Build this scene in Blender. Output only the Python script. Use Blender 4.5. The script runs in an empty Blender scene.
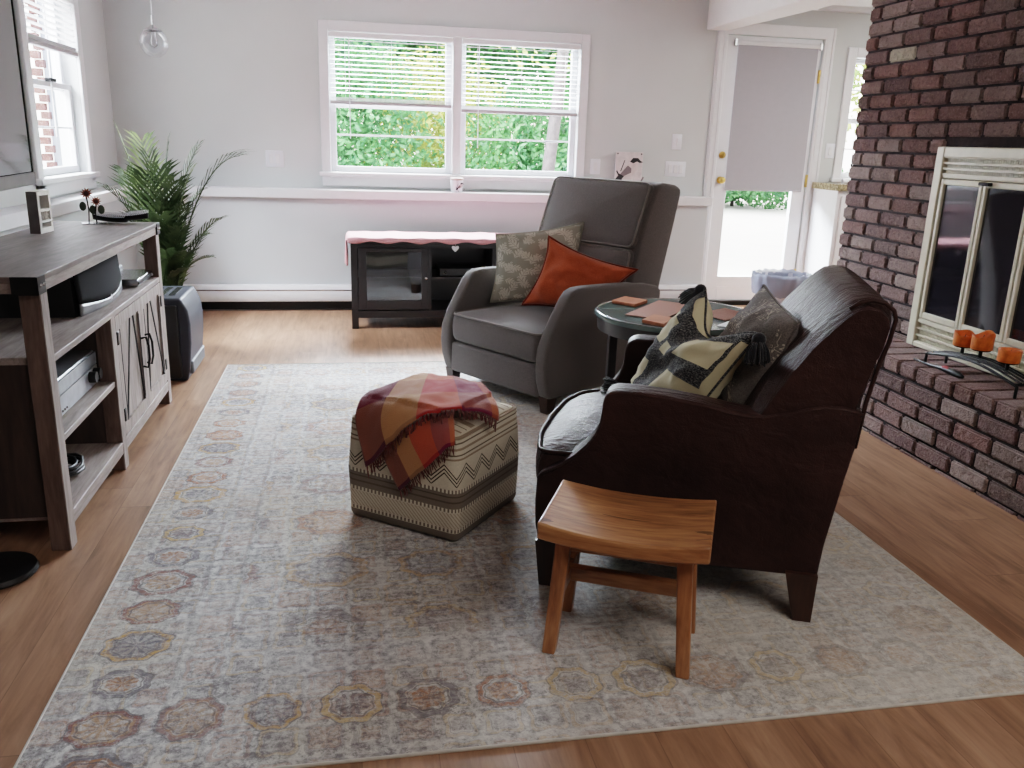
import bpy, bmesh, math, random
from mathutils import Vector, Matrix, noise as mnoise
random.seed(7)
PI = math.pi
SC = bpy.context.scene
COL = SC.collection

# ------------------------------------------------------------------ helpers
def rgb(r, g, b):
    def f(c):
        c /= 255.0
        return c / 12.92 if c <= 0.04045 else ((c + 0.055) / 1.055) ** 2.4
    return (f(r), f(g), f(b), 1.0)

class NT:
    """thin wrapper for building node trees"""
    def __init__(s, name):
        s.m = bpy.data.materials.new(name); s.m.use_nodes = True
        s.t = s.m.node_tree; s.t.nodes.clear()
        s.out = s.t.nodes.new('ShaderNodeOutputMaterial')
    def n(s, typ, **kw):
        x = s.t.nodes.new(typ)
        for k, v in kw.items(): setattr(x, k, v)
        return x
    def l(s, a, b): s.t.links.new(a, b)
    def put(s, sock, v):
        if hasattr(v, 'is_output') or isinstance(v, bpy.types.NodeSocket): s.l(v, sock)
        else: sock.default_value = v
    def math(s, op, a, b=0.0, c=None, clamp=False):
        x = s.n('ShaderNodeMath', operation=op, use_clamp=clamp)
        s.put(x.inputs[0], a)
        s.put(x.inputs[1], b)
        if c is not None: s.put(x.inputs[2], c)
        return x.outputs[0]
    def mix(s, f, a, b, mode='MIX'):
        x = s.n('ShaderNodeMix', data_type='RGBA', blend_type=mode)
        s.put(x.inputs[0], f); s.put(x.inputs[6], a); s.put(x.inputs[7], b)
        return x.outputs[2]
    def coords(s, kind='Object'):
        return s.n('ShaderNodeTexCoord').outputs[kind]
    def xyz(s, v):
        x = s.n('ShaderNodeSeparateXYZ'); s.l(v, x.inputs[0]); return x.outputs
    def comb(s, a, b, c=0.0):
        x = s.n('ShaderNodeCombineXYZ')
        s.put(x.inputs[0], a); s.put(x.inputs[1], b); s.put(x.inputs[2], c); return x.outputs[0]
    def mapping(s, v, scale=(1, 1, 1), rot=(0, 0, 0), loc=(0, 0, 0)):
        x = s.n('ShaderNodeMapping'); s.l(v, x.inputs[0])
        x.inputs[1].default_value = loc; x.inputs[2].default_value = rot; x.inputs[3].default_value = scale
        return x.outputs[0]
    def noise(s, v, scale, detail=3.0, rough=0.55, dist=0.0):
        x = s.n('ShaderNodeTexNoise'); s.l(v, x.inputs['Vector'])
        x.inputs['Scale'].default_value = scale; x.inputs['Detail'].default_value = detail
        x.inputs['Roughness'].default_value = rough; x.inputs['Distortion'].default_value = dist
        return x.outputs[0]
    def ramp(s, f, stops, interp='LINEAR'):
        x = s.n('ShaderNodeValToRGB'); cr = x.color_ramp; cr.interpolation = interp
        while len(cr.elements) < len(stops): cr.elements.new(0.5)
        for e, (p, c) in zip(cr.elements, stops):
            e.position = p; e.color = c if len(c) == 4 else (*c, 1)
        s.put(x.inputs[0], f); return x.outputs[0]
    def band(s, v, lo, hi):
        return s.math('MULTIPLY', s.math('GREATER_THAN', v, lo), s.math('LESS_THAN', v, hi))
    def bump(s, h, strength=0.3, dist=0.01):
        x = s.n('ShaderNodeBump'); s.put(x.inputs['Height'], h)
        x.inputs['Strength'].default_value = strength; x.inputs['Distance'].default_value = dist
        return x.outputs[0]
    def bsdf(s, color, rough=0.5, metal=0.0, normal=None, spec=0.5, sheen=0.0, coat=0.0, emis=None):
        b = s.n('ShaderNodeBsdfPrincipled')
        s.put(b.inputs['Base Color'], color); s.put(b.inputs['Roughness'], rough)
        s.put(b.inputs['Metallic'], metal); b.inputs['Specular IOR Level'].default_value = spec
        if sheen: b.inputs['Sheen Weight'].default_value = sheen
        if coat: b.inputs['Coat Weight'].default_value = coat
        if normal is not None: s.l(normal, b.inputs['Normal'])
        s.l(b.outputs[0], s.out.inputs[0]); return s.m

def plain(name, c, rough=0.5, metal=0.0, var=0.08, scale=20.0, bump=0.0, bscale=200.0, spec=0.5, sheen=0.0, coat=0.0):
    t = NT(name); co = t.coords()
    n = t.noise(co, scale, 4)
    dark = tuple(x * (1 - var * 2) for x in c[:3]) + (1,)
    lite = tuple(min(1, x * (1 + var * 2)) for x in c[:3]) + (1,)
    col = t.ramp(n, [(0.3, dark), (0.7, lite)])
    nm = t.bump(t.noise(co, bscale, 3), bump, 0.004) if bump else None
    return t.bsdf(col, rough, metal, nm, spec, sheen, coat)

def glass(name, tint=(1, 1, 1, 1), refl=0.12):
    t = NT(name)
    a = t.n('ShaderNodeBsdfTransparent'); a.inputs[0].default_value = tint
    g = t.n('ShaderNodeBsdfGlossy'); g.inputs['Roughness'].default_value = 0.02
    lw = t.n('ShaderNodeLayerWeight'); lw.inputs[0].default_value = 0.3
    f = t.math('MULTIPLY', lw.outputs[0], refl * 3, clamp=True)
    mx = t.n('ShaderNodeMixShader'); t.l(f, mx.inputs[0]); t.l(a.outputs[0], mx.inputs[1]); t.l(g.outputs[0], mx.inputs[2])
    t.l(mx.outputs[0], t.out.inputs[0]); return t.m

class MB:
    def __init__(s): s.bm = bmesh.new(); s.col = None
    def _new(s, verts, M):
        if M is not None: bmesh.ops.transform(s.bm, matrix=M, verts=verts)
    def box(s, x0, x1, y0, y1, z0, z1, bev=0.0, seg=1, M=None):
        r = bmesh.ops.create_cube(s.bm, size=1.0)['verts']
        T = Matrix.Translation(((x0 + x1) / 2, (y0 + y1) / 2, (z0 + z1) / 2)) @ Matrix.Diagonal((abs(x1 - x0), abs(y1 - y0), abs(z1 - z0), 1))
        if M is not None: T = M @ T
        bmesh.ops.transform(s.bm, matrix=T, verts=r)
        if bev:
            es = list({e for v in r for e in v.link_edges})
            bmesh.ops.bevel(s.bm, geom=es, offset=bev, segments=seg, affect='EDGES', profile=0.5)
        return s
    def loft(s, loops, cap=True, closed=True):
        rings = [[s.bm.verts.new(p) for p in L] for L in loops]
        n = len(rings[0])
        for a, b in zip(rings, rings[1:]):
            for i in range(n if closed else n - 1):
                j = (i + 1) % n
                try: s.bm.faces.new((a[i], a[j], b[j], b[i]))
                except ValueError: pass
        if cap:
            s.bm.faces.new(list(reversed(rings[0]))); s.bm.faces.new(rings[-1])
        return s
    def prism(s, poly, axis, a, b, M=None):
        def P(u, v, w):
            p = {'y': (u, w, v), 'x': (w, u, v), 'z': (u, v, w)}[axis]
            return (M @ Vector(p)) if M is not None else Vector(p)
        s.loft([[P(u, v, a) for u, v in poly], [P(u, v, b) for u, v in poly]])
        return s
    def tube(s, path, r, n=8, closed=False, cap=True):
        path = [Vector(p) for p in path]; rings = []; m = len(path); up = None
        for i, p in enumerate(path):
            q0 = path[i - 1] if (i > 0 or closed) else p
            q1 = path[(i + 1) % m] if (i < m - 1 or closed) else p
            d = (q1 - q0).normalized()
            if up is None:
                up = Vector((0, 0, 1)) if abs(d.z) < 0.9 else Vector((1, 0, 0))
            a = d.cross(up)
            if a.length < 1e-6: a = d.cross(Vector((0, 1, 0)))
            a.normalize(); b = a.cross(d).normalized(); up = b
            rr = r[i] if isinstance(r, (list, tuple)) else r
            rings.append([p + a * rr * math.cos(2 * PI * k / n) + b * rr * math.sin(2 * PI * k / n) for k in range(n)])
        if closed: rings.append(rings[0])
        return s.loft(rings, cap=cap and not closed)
    def lathe(s, prof, n=32, c=(0, 0, 0), sx=1, sy=1):
        loops = [[Vector((c[0] + r * sx * math.cos(2 * PI * k / n), c[1] + r * sy * math.sin(2 * PI * k / n), c[2] + z)) for k in range(n)] for r, z in prof]
        return s.loft(loops)
    def ball(s, c, r, n=12):
        vs = bmesh.ops.create_uvsphere(s.bm, u_segments=n, v_segments=max(6, n // 2), radius=1.0)['verts']
        rr = r if isinstance(r, (tuple, list)) else (r, r, r)
        bmesh.ops.transform(s.bm, matrix=Matrix.Translation(c) @ Matrix.Diagonal((*rr, 1)), verts=vs); return s
    def grid(s, f, nu, nv, uv=False):
        g = [[s.bm.verts.new(f(i / nu, j / nv)) for j in range(nv + 1)] for i in range(nu + 1)]
        lay = s.bm.loops.layers.uv.verify() if uv else None
        for i in range(nu):
            for j in range(nv):
                fc = s.bm.faces.new((g[i][j], g[i + 1][j], g[i + 1][j + 1], g[i][j + 1]))
                if lay:
                    for lp, (a, b) in zip(fc.loops, ((i, j), (i + 1, j), (i + 1, j + 1), (i, j + 1))): lp[lay].uv = (a / nu, b / nv)
        return s
    def quad(s, *p):
        s.bm.faces.new([s.bm.verts.new(q) for q in p]); return s
    def build(s, name, m, parent=None, loc=(0, 0, 0), rot=(0, 0, 0), smooth=None, bevel=None, sub=0, solid=None, normals=True):
        if normals: bmesh.ops.recalc_face_normals(s.bm, faces=s.bm.faces[:])
        me = bpy.data.meshes.new(name); s.bm.to_mesh(me); s.bm.free()
        o = bpy.data.objects.new(name, me); COL.objects.link(o)
        me.materials.append(m)
        if parent is not None: o.parent = parent
        o.location = loc; o.rotation_euler = rot
        if solid:
            md = o.modifiers.new('solid', 'SOLIDIFY'); md.thickness = solid; md.offset = 0
        if bevel:
            md = o.modifiers.new('bevel', 'BEVEL'); md.width = bevel[0]; md.segments = bevel[1]
            md.limit_method = 'ANGLE'; md.angle_limit = math.radians(28); md.use_clamp_overlap = True
        if sub:
            md = o.modifiers.new('sub', 'SUBSURF'); md.levels = sub; md.render_levels = sub
        if smooth is not None:
            for p in me.polygons: p.use_smooth = True
            if smooth < 180: me.set_sharp_from_angle(angle=math.radians(smooth))
        return o

def tag(o, label=None, cat=None, group=None, kind=None):
    if label: o['label'] = label
    if cat: o['category'] = cat
    if group: o['group'] = group
    if kind: o['kind'] = kind
    return o
def thing(name, label, cat, loc=(0, 0, 0), rz=0.0, group=None):
    o = bpy.data.objects.new(name, None); COL.objects.link(o); o.empty_display_size = 0.05
    o.location = loc; o.rotation_euler = (0, 0, rz); return tag(o, label, cat, group)
def struct(o): o['kind'] = 'structure'; return o
def kids(o): return [c for c in bpy.data.objects if c.parent == o]
def copy_tree(o, parent=None):
    c = o.copy(); COL.objects.link(c)
    if parent is not None: c.parent = parent
    for k in kids(o): copy_tree(k, c)
    return c

# ------------------------------------------------------------------ materials
M = {}
M['wall'] = plain('wall_paint', rgb(202, 205, 205), 0.75, var=0.01, scale=3)
M['wall_low'] = plain('lower_wall_paint', rgb(200, 204, 207), 0.75, var=0.01, scale=3)
M['ceil'] = plain('ceiling_paint', rgb(225, 224, 222), 0.8, var=0.01)
M['trim'] = plain('white_trim_paint', rgb(226, 226, 229), 0.4, var=0.01)
M['vinyl'] = plain('white_vinyl', rgb(228, 230, 236), 0.35, var=0.01)
M['glass'] = glass('window_glass', refl=0.05)
M['black_metal'] = plain('black_metal', rgb(24, 24, 25), 0.4, 0.6)
M['black_plastic'] = plain('black_plastic', rgb(20, 20, 22), 0.4)
M['brass'] = plain('brass', rgb(214, 178, 104), 0.35, 0.8)
M['chrome'] = plain('brushed_steel', rgb(170, 170, 172), 0.25, 1.0)
M['blind'] = plain('blind_slat', rgb(236, 236, 238), 0.5, var=0.01)
M['cream'] = plain('cream_enamel', rgb(214, 207, 186), 0.35, 0.15, var=0.03)
M['blackwood'] = plain('black_painted_wood', rgb(34, 31, 33), 0.35, var=0.1)
M['shade'] = plain('grey_shade_cloth', rgb(168, 166, 172), 0.85, var=0.01)

def m_floor():
    t = NT('wood_plank_floor'); co = t.coords(); x, y, z = t.xyz(co)
    W, Lp = 0.16, 1.25
    row = t.math('FLOOR', t.math('DIVIDE', x, W))
    off = t.math('FRACT', t.math('MULTIPLY', t.math('SINE', t.math('MULTIPLY', row, 12.9898)), 43758.5))
    yy = t.math('ADD', t.math('DIVIDE', y, Lp), off)
    colm = t.math('FLOOR', yy)
    wn = t.n('ShaderNodeTexWhiteNoise', noise_dimensions='2D'); t.l(t.comb(row, colm), wn.inputs[0])
    rnd = wn.outputs[0]
    fx = t.math('ABSOLUTE', t.math('SUBTRACT', t.math('FRACT', t.math('DIVIDE', x, W)), 0.5))
    fy = t.math('ABSOLUTE', t.math('SUBTRACT', t.math('FRACT', yy), 0.5))
    seam = t.math('MAXIMUM', t.math('GREATER_THAN', fx, 0.493), t.math('GREATER_THAN', fy, 0.4988))
    gv = t.comb(t.math('ADD', t.math('MULTIPLY', x, 9.0), t.math('MULTIPLY', rnd, 30.0)), t.math('MULTIPLY', y, 1.6), t.math('MULTIPLY', rnd, 9.0))
    g = t.noise(gv, 1.6, 6, 0.62, 0.8)
    g2 = t.noise(t.comb(t.math('ADD', t.math('MULTIPLY', x, 60.0), t.math('MULTIPLY', rnd, 30.0)), t.math('MULTIPLY', y, 3.0)), 1.0, 3)
    c = t.ramp(g, [(0.28, rgb(98, 74, 60)), (0.45, rgb(138, 106, 86)), (0.6, rgb(158, 124, 102)), (0.8, rgb(178, 146, 122))])
    c = t.mix(0.22, c, t.ramp(g2, [(0.35, rgb(95, 65, 45)), (0.65, rgb(180, 138, 104))]))
    c = t.mix(t.math('MULTIPLY', t.math('SUBTRACT', rnd, 0.2), 0.35, clamp=True), c, rgb(120, 84, 58))
    c = t.mix(t.math('MULTIPLY', seam, 0.4), c, rgb(60, 40, 28))
    return t.bsdf(c, 0.42, normal=t.bump(t.math('SUBTRACT', g, t.math('MULTIPLY', seam, 2.0)), 0.12, 0.003), spec=0.4)
M['floor'] = m_floor()

def m_wood(name, c0, c1, c2, axis=0, scale=1.0, rough=0.45, coat=0.0, knots=0.0):
    t = NT(name); co = t.coords()
    sc = [10 * scale] * 3; sc[axis] = 1.2 * scale
    v = t.mapping(co, tuple(sc))
    g = t.noise(v, 1.7, 6, 0.6, 1.0)
    fine = t.noise(t.mapping(co, tuple(k * 5 for k in sc)), 1.5, 3)
    c = t.ramp(g, [(0.3, c0), (0.5, c1), (0.72, c2)])
    c = t.mix(0.25, c, t.ramp(fine, [(0.35, c0), (0.65, c2)]))
    if knots:
        k = t.noise(t.mapping(co, tuple(q * 0.6 for q in sc)), 2.3, 2, 0.5, 2.0)
        c = t.mix(t.math('MULTIPLY', t.math('GREATER_THAN', k, 0.66), knots), c, rgb(40, 24, 16))
    return t.bsdf(c, rough, normal=t.bump(g, 0.08, 0.003), coat=coat)
M['greywood'] = m_wood('weathered_grey_wood', rgb(112, 100, 96), rgb(150, 138, 133), rgb(176, 164, 158), axis=1, scale=1.6, rough=0.6)
M['greywood_z'] = m_wood('weathered_grey_wood_upright', rgb(112, 100, 96), rgb(152, 140, 135), rgb(176, 164, 158), axis=2, scale=1.6, rough=0.6)
M['greywood_top'] = m_wood('weathered_grey_wood_top', rgb(78, 66, 64), rgb(108, 95, 92), rgb(132, 118, 115), axis=1, scale=1.3, rough=0.5)
M['acacia'] = m_wood('acacia_top', rgb(92, 56, 36), rgb(156, 106, 70), rgb(192, 146, 102), axis=0, scale=1.3, rough=0.3, coat=0.3, knots=0.7)
M['acacia_leg'] = m_wood('acacia_leg', rgb(102, 62, 42), rgb(152, 102, 68), rgb(182, 132, 92), axis=2, scale=1.3, rough=0.35)
M['darkleg'] = m_wood('dark_leg_wood', rgb(38, 22, 17), rgb(54, 33, 25), rgb(70, 44, 33), axis=2, rough=0.35)

def m_leather():
    t = NT('brown_leather'); co = t.coords()
    big = t.noise(co, 4.0, 4, 0.55); mid = t.noise(co, 14, 5, 0.6, 0.6); wr = t.noise(t.mapping(co, (9, 34, 12)), 1.0, 3, 0.55, 0.7)
    vor = t.n('ShaderNodeTexVoronoi'); t.l(co, vor.inputs['Vector']); vor.inputs['Scale'].default_value = 260
    c = t.ramp(big, [(0.3, rgb(41, 28, 27)), (0.55, rgb(53, 37, 35)), (0.8, rgb(66, 47, 44))])
    h = t.math('ADD', t.math('ADD', t.math('MULTIPLY', mid, 0.9), t.math('MULTIPLY', wr, 1.3)), t.math('MULTIPLY', vor.outputs[0], 0.1))
    m_ = t.bsdf(c, t.ramp(mid, [(0.3, (0.36,) * 3), (0.7, (0.5,) * 3)]), normal=t.bump(h, 0.55, 0.014), spec=0.15)
    m_.node_tree.nodes['Principled BSDF'].inputs['Specular Tint'].default_value = (1.0, 0.80, 0.74, 1)
    return m_
M['leather'] = m_leather()

def m_tweed(name, c0, c1, scale=420, rough=0.95):
    t = NT(name); co = t.coords()
    a = t.noise(co, scale, 2); b = t.noise(co, 6, 3)
    c = t.ramp(a, [(0.3, c0), (0.7, c1)])
    c = t.mix(t.math('MULTIPLY', b, 0.25), c, c1)
    return t.bsdf(c, rough, normal=t.bump(a, 0.4, 0.003), spec=0.2, sheen=0.25)
M['grey_fabric'] = m_tweed('charcoal_fabric', rgb(70, 66, 65), rgb(114, 108, 106))
M['grey_fabric_lite'] = m_tweed('charcoal_piping', rgb(98, 92, 90), rgb(142, 134, 130))
M['orange'] = m_tweed('burnt_orange_cloth', rgb(150, 68, 40), rgb(186, 94, 58), 300)
M['orange_dark'] = m_tweed('dark_orange_edge', rgb(96, 36, 18), rgb(124, 48, 24), 300)
M['black_yarn'] = m_tweed('black_yarn', rgb(14, 14, 18), rgb(34, 34, 40), 300)

def m_brick(name='old_brick'):
    t = NT(name); co = t.coords()
    at = t.n('ShaderNodeAttribute'); at.attribute_name = 'Col'
    n = t.noise(co, 26, 6, 0.65); n2 = t.noise(co, 90, 4, 0.7); n3 = t.noise(co, 5, 3)
    c = t.mix(t.math('MULTIPLY', n, 0.5), at.outputs[0], rgb(66, 50, 52))
    c = t.mix(t.math('MULTIPLY', t.ramp(n2, [(0.5, (0, 0, 0)), (0.68, (1, 1, 1))]), 0.4), c, rgb(186, 164, 154))
    c = t.mix(t.math('MULTIPLY', t.ramp(t.noise(co, 55, 4, .7), [(0.3, (1, 1, 1)), (0.45, (0, 0, 0))]), 0.55), c, rgb(60, 46, 46))
    c = t.mix(t.math('MULTIPLY', n3, 0.3), c, rgb(76, 58, 60))
    h = t.math('ADD', t.math('MULTIPLY', n, 1.0), t.math('MULTIPLY', n2, 0.6))
    return t.bsdf(c, 0.85, normal=t.bump(h, 1.0, 0.022), spec=0.3)
M['brick'] = m_brick()
M['mortar'] = plain('dark_mortar', rgb(46, 36, 38), 0.95, var=0.2, scale=30, bump=0.6, bscale=80)

def m_rug():
    t = NT('distressed_rug'); co = t.coords(); x, y, z = t.xyz(co)
    warp = t.noise(co, 9, 3)
    xw = t.math('ADD', x, t.math('MULTIPLY', t.math('SUBTRACT', warp, 0.5), 0.02))
    yw = t.math('ADD', y, t.math('MULTIPLY', t.math('SUBTRACT', t.noise(t.mapping(co, loc=(5, 3, 1)), 9, 3), 0.5), 0.02))
    speck = t.noise(co, 75, 5, 0.8); speck2 = t.noise(t.mapping(co, loc=(3, 1, 7)), 48, 4, 0.7); fade = t.noise(t.mapping(co, loc=(9, 2, 0)), 3.2, 4, 0.65)
    streak = t.noise(t.mapping(co, (6, 60, 1)), 1.0, 3, 0.6)
    base = t.ramp(speck2, [(0.3, rgb(134, 132, 135)), (0.46, rgb(178, 177, 178)), (0.62, rgb(208, 207, 205))])
    big = t.noise(t.mapping(co, loc=(1, 8, 2)), 2.2, 3)
    base = t.mix(t.math('MULTIPLY', t.ramp(big, [(0.42, (0, 0, 0)), (0.62, (1, 1, 1))]), 0.45), base, rgb(176, 164, 146))
    # fine lattice of little motifs over the field
    def cells(px, py, ox, oy, rx, ry, lobes, amp, seed, square=False):
        u = t.math('DIVIDE', t.math('SUBTRACT', xw, ox), px) if px else None
        v = t.math('DIVIDE', t.math('SUBTRACT', yw, oy), py) if py else None
        iu = t.math('ROUND', u) if px else 0.0; iv = t.math('ROUND', v) if py else 0.0
        du = t.math('MULTIPLY', t.math('SUBTRACT', u, iu), px / rx) if px else t.math('DIVIDE', t.math('SUBTRACT', xw, ox), rx)
        dv = t.math('MULTIPLY', t.math('SUBTRACT', v, iv), py / ry) if py else t.math('DIVIDE', t.math('SUBTRACT', yw, oy), ry)
        r = t.math('SQRT', t.math('ADD', t.math('MULTIPLY', du, du), t.math('MULTIPLY', dv, dv)))
        th = t.math('ARCTAN2', dv, du)
        wn = t.n('ShaderNodeTexWhiteNoise', noise_dimensions='3D'); t.l(t.comb(iu, iv, seed), wn.inputs[0])
        r = t.math('MULTIPLY', r, t.math('ADD', 1.0, t.math('MULTIPLY', t.math('COSINE', t.math('MULTIPLY', th, lobes)), amp)))
        r = t.math('MULTIPLY', r, t.math('ADD', 0.92, t.math('MULTIPLY', t.math('FRACT', t.math('MULTIPLY', wn.outputs[0], 7.3)), 0.38)))
        return r, wn.outputs[0], th
    def paint(c, r, rnd, th, strength, gate=None):
        colr = t.ramp(rnd, [(0.0, rgb(176, 138, 84)), (0.25, rgb(150, 96, 66)), (0.45, rgb(112, 108, 114)), (0.65, rgb(186, 156, 104)), (0.85, rgb(124, 84, 78))], 'CONSTANT')
        colc = t.ramp(rnd, [(0.0, rgb(104, 100, 108)), (0.25, rgb(168, 120, 84)), (0.45, rgb(150, 106, 76)), (0.65, rgb(112, 100, 104)), (0.85, rgb(160, 130, 104))], 'CONSTANT')
        ring = t.band(r, 0.78, 1.0); line = t.math('MAXIMUM', t.band(r, 1.0, 1.07), t.band(r, 0.67, 0.74)); core = t.math('LESS_THAN', r, 0.56)
        pet = t.math('GREATER_THAN', t.math('SINE', t.math('MULTIPLY', th, 10.0)), 0.2)
        solid = t.math('MULTIPLY', t.math('LESS_THAN', r, 0.86), t.math('GREATER_THAN', t.math('FRACT', t.math('MULTIPLY', rnd, 17.7)), 0.62))
        core = t.math('MAXIMUM', core, solid)
        core2 = t.math('MULTIPLY', core, t.math('ADD', 0.55, t.math('MULTIPLY', pet, 0.45)))
        wear = t.ramp(t.math('ADD', t.math('MULTIPLY', speck, 0.95), t.math('MULTIPLY', fade, 0.35)), [(0.47, (0, 0, 0)), (0.70, (1, 1, 1))])
        k = t.math('MULTIPLY', wear, strength)
        if gate is not None: k = t.math('MULTIPLY', k, gate)
        c = t.mix(t.math('MULTIPLY', ring, k), c, colr)
        c = t.mix(t.math('MULTIPLY', core2, k), c, colc)
        c = t.mix(t.math('MULTIPLY', line, t.math('MULTIPLY', k, 0.8)), c, rgb(96, 88, 88))
        return c
    inx = t.band(x, -0.33, 1.36); iny = t.band(y, 1.98, 4.32); field = t.math('MULTIPLY', inx, iny)
    c = base
    r, q, th = cells(0.098, 0.098, 0.02, 0.01, 0.046, 0.046, 4, 0.18, 3.0)
    c = paint(c, r, q, th, 0.42)
    r, q, th = cells(0.31, 0.33, -0.09, 2.0, 0.115, 0.10, 8, 0.07, 1.0)
    c = paint(c, r, q, th, 0.62, field)
    r, q, th = cells(0, 0.1585, -0.55, 1.676, 0.082, 0.068, 8, 0.06, 5.0)
    c = paint(c, r, q, th, 1.0)
    r, q, th = cells(0, 0.1585, 1.54, 1.676, 0.082, 0.068, 8, 0.06, 6.0)
    c = paint(c, r, q, th, 0.55)
    by = t.math('MULTIPLY', t.band(x, -0.46, 1.45), 1.0)
    r, q, th = cells(0.175, 0, -0.195, 1.685, 0.078, 0.078, 8, 0.06, 7.0)
    c = paint(c, r, q, th, 0.8, by)
    r, q, th = cells(0.175, 0, -0.195, 4.58, 0.078, 0.07, 8, 0.06, 8.0)
    c = paint(c, r, q, th, 0.6, by)
    # border lines
    def ln(v, p, w): return t.math('LESS_THAN', t.math('ABSOLUTE', t.math('SUBTRACT', v, p)), w)
    lines = t.math('MAXIMUM', t.math('MAXIMUM', ln(xw, -0.435, 0.006), ln(xw, -0.335, 0.006)), t.math('MAXIMUM', ln(xw, -0.655, 0.004), ln(yw, 1.80, 0.005)))
    lines = t.math('MAXIMUM', lines, t.math('MAXIMUM', ln(xw, 1.44, 0.006), ln(yw, 1.97, 0.006)))
    c = t.mix(t.math('MULTIPLY', lines, t.math('MULTIPLY', speck, 0.5)), c, rgb(110, 104, 104))
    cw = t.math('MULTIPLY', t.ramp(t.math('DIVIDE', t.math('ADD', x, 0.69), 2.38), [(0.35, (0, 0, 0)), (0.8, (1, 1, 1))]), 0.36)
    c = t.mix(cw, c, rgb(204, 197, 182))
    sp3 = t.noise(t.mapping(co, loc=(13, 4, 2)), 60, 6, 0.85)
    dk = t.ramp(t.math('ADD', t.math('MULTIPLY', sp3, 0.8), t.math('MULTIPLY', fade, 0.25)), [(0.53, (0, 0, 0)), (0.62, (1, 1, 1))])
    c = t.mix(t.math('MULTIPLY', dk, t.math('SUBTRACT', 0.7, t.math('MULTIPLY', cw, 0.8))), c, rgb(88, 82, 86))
    c = t.mix(t.math('MULTIPLY', t.ramp(streak, [(0.55, (0, 0, 0)), (0.75, (1, 1, 1))]), 0.4), c, rgb(206, 202, 196))
    return t.bsdf(c, 0.95, normal=t.bump(speck2, 0.35, 0.004), spec=0.15, sheen=0.15)
M['rug'] = m_rug()

def m_pouf():
    t = NT('woven_pouf'); co = t.coords(); x, y, z = t.xyz(co)
    u = t.math('ADD', x, y)
    cr, br, gr, dk = rgb(218, 207, 186), rgb(156, 136, 116), rgb(130, 118, 107), rgb(112, 96, 82); ink = rgb(58, 48, 42)
    c = t.ramp(t.math('DIVIDE', z, 0.40), [(0.0, gr), (0.085, cr), (0.30, gr), (0.345, rgb(104, 92, 80)), (0.36, gr), (0.395, rgb(100, 88, 76)), (0.41, gr), (0.46, cr),
                                          (0.70, br), (0.715, cr), (0.735, dk), (0.75, cr), (0.78, br), (0.80, cr), (0.83, dk), (0.84, cr), (0.87, br), (0.885, cr)], 'CONSTANT')
    tri = t.math('PINGPONG', t.math('MULTIPLY', u, 1.0), 0.05)
    for off in (0.195, 0.208, 0.221):
        d = t.math('ABSOLUTE', t.math('SUBTRACT', z, t.math('ADD', off, t.math('MULTIPLY', tri, 0.9))))
        c = t.mix(t.math('MULTIPLY', t.math('LESS_THAN', d, 0.0026), t.band(z, 0.195, 0.272)), c, ink)
    dm = t.math('MULTIPLY', t.math('GREATER_THAN', t.math('SINE', t.math('MULTIPLY', t.math('ADD', u, z), 420.0)), 0.25), t.band(z, 0.05, 0.105))
    c = t.mix(t.math('MULTIPLY', dm, 0.6), c, br)
    for zz in (0.042, 0.114, 0.180):
        dots = t.math('MULTIPLY', t.math('GREATER_THAN', t.math('SINE', t.math('MULTIPLY', u, 420.0)), 0.0), t.band(z, zz - 0.006, zz + 0.006))
        edge = t.band(z, zz - 0.006, zz + 0.006)
        c = t.mix(edge, c, gr); c = t.mix(dots, c, rgb(230, 222, 200))
    # stripes on the top
    top = t.math('GREATER_THAN', z, 0.358)
    st = t.ramp(t.math('FRACT', t.math('MULTIPLY', t.math('ADD', y, 0.5), 7.0)), [(0.0, cr), (0.35, br), (0.42, cr), (0.6, dk), (0.64, cr), (0.8, br)], 'CONSTANT')
    c = t.mix(top, c, st)
    n = t.noise(co, 240, 2)
    c = t.mix(t.math('MULTIPLY', n, 0.35), c, rgb(80, 70, 60))
    return t.bsdf(c, 0.95, normal=t.bump(n, 0.6, 0.003), spec=0.15, sheen=0.1)
M['pouf'] = m_pouf()

def m_plaid():
    t = NT('plaid_wool'); x, y, z = t.xyz(t.coords('UV'))
    maroon, tan, red, mag, rust = rgb(92, 16, 52), rgb(190, 142, 98), rgb(196, 48, 40), rgb(134, 20, 74), rgb(184, 92, 66)
    warp = t.ramp(x, [(0.0, maroon), (0.22, tan), (0.47, red), (0.74, mag), (0.94, rust)], 'CONSTANT')
    weft = t.ramp(y, [(0.0, rgb(70, 34, 38)), (0.03, rgb(176, 124, 84)), (0.34, rgb(140, 36, 54)), (0.70, rgb(196, 140, 100))], 'CONSTANT')
    c = t.mix(0.40, warp, weft)
    co = t.coords(); n = t.noise(co, 330, 2); chk = t.n('ShaderNodeTexChecker'); t.l(t.mapping(t.coords('UV'), (1, 1, 1)), chk.inputs[0]); chk.inputs[3].default_value = 240
    c = t.mix(t.math('MULTIPLY', n, 0.3), c, rgb(70, 30, 34))
    return t.bsdf(c, 1.0, normal=t.bump(n, 0.6, 0.003), spec=0.1, sheen=0.3)
M['plaid'] = m_plaid()
M['fringe'] = m_tweed('wool_fringe', rgb(60, 26, 30), rgb(120, 60, 52), 400)

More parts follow.
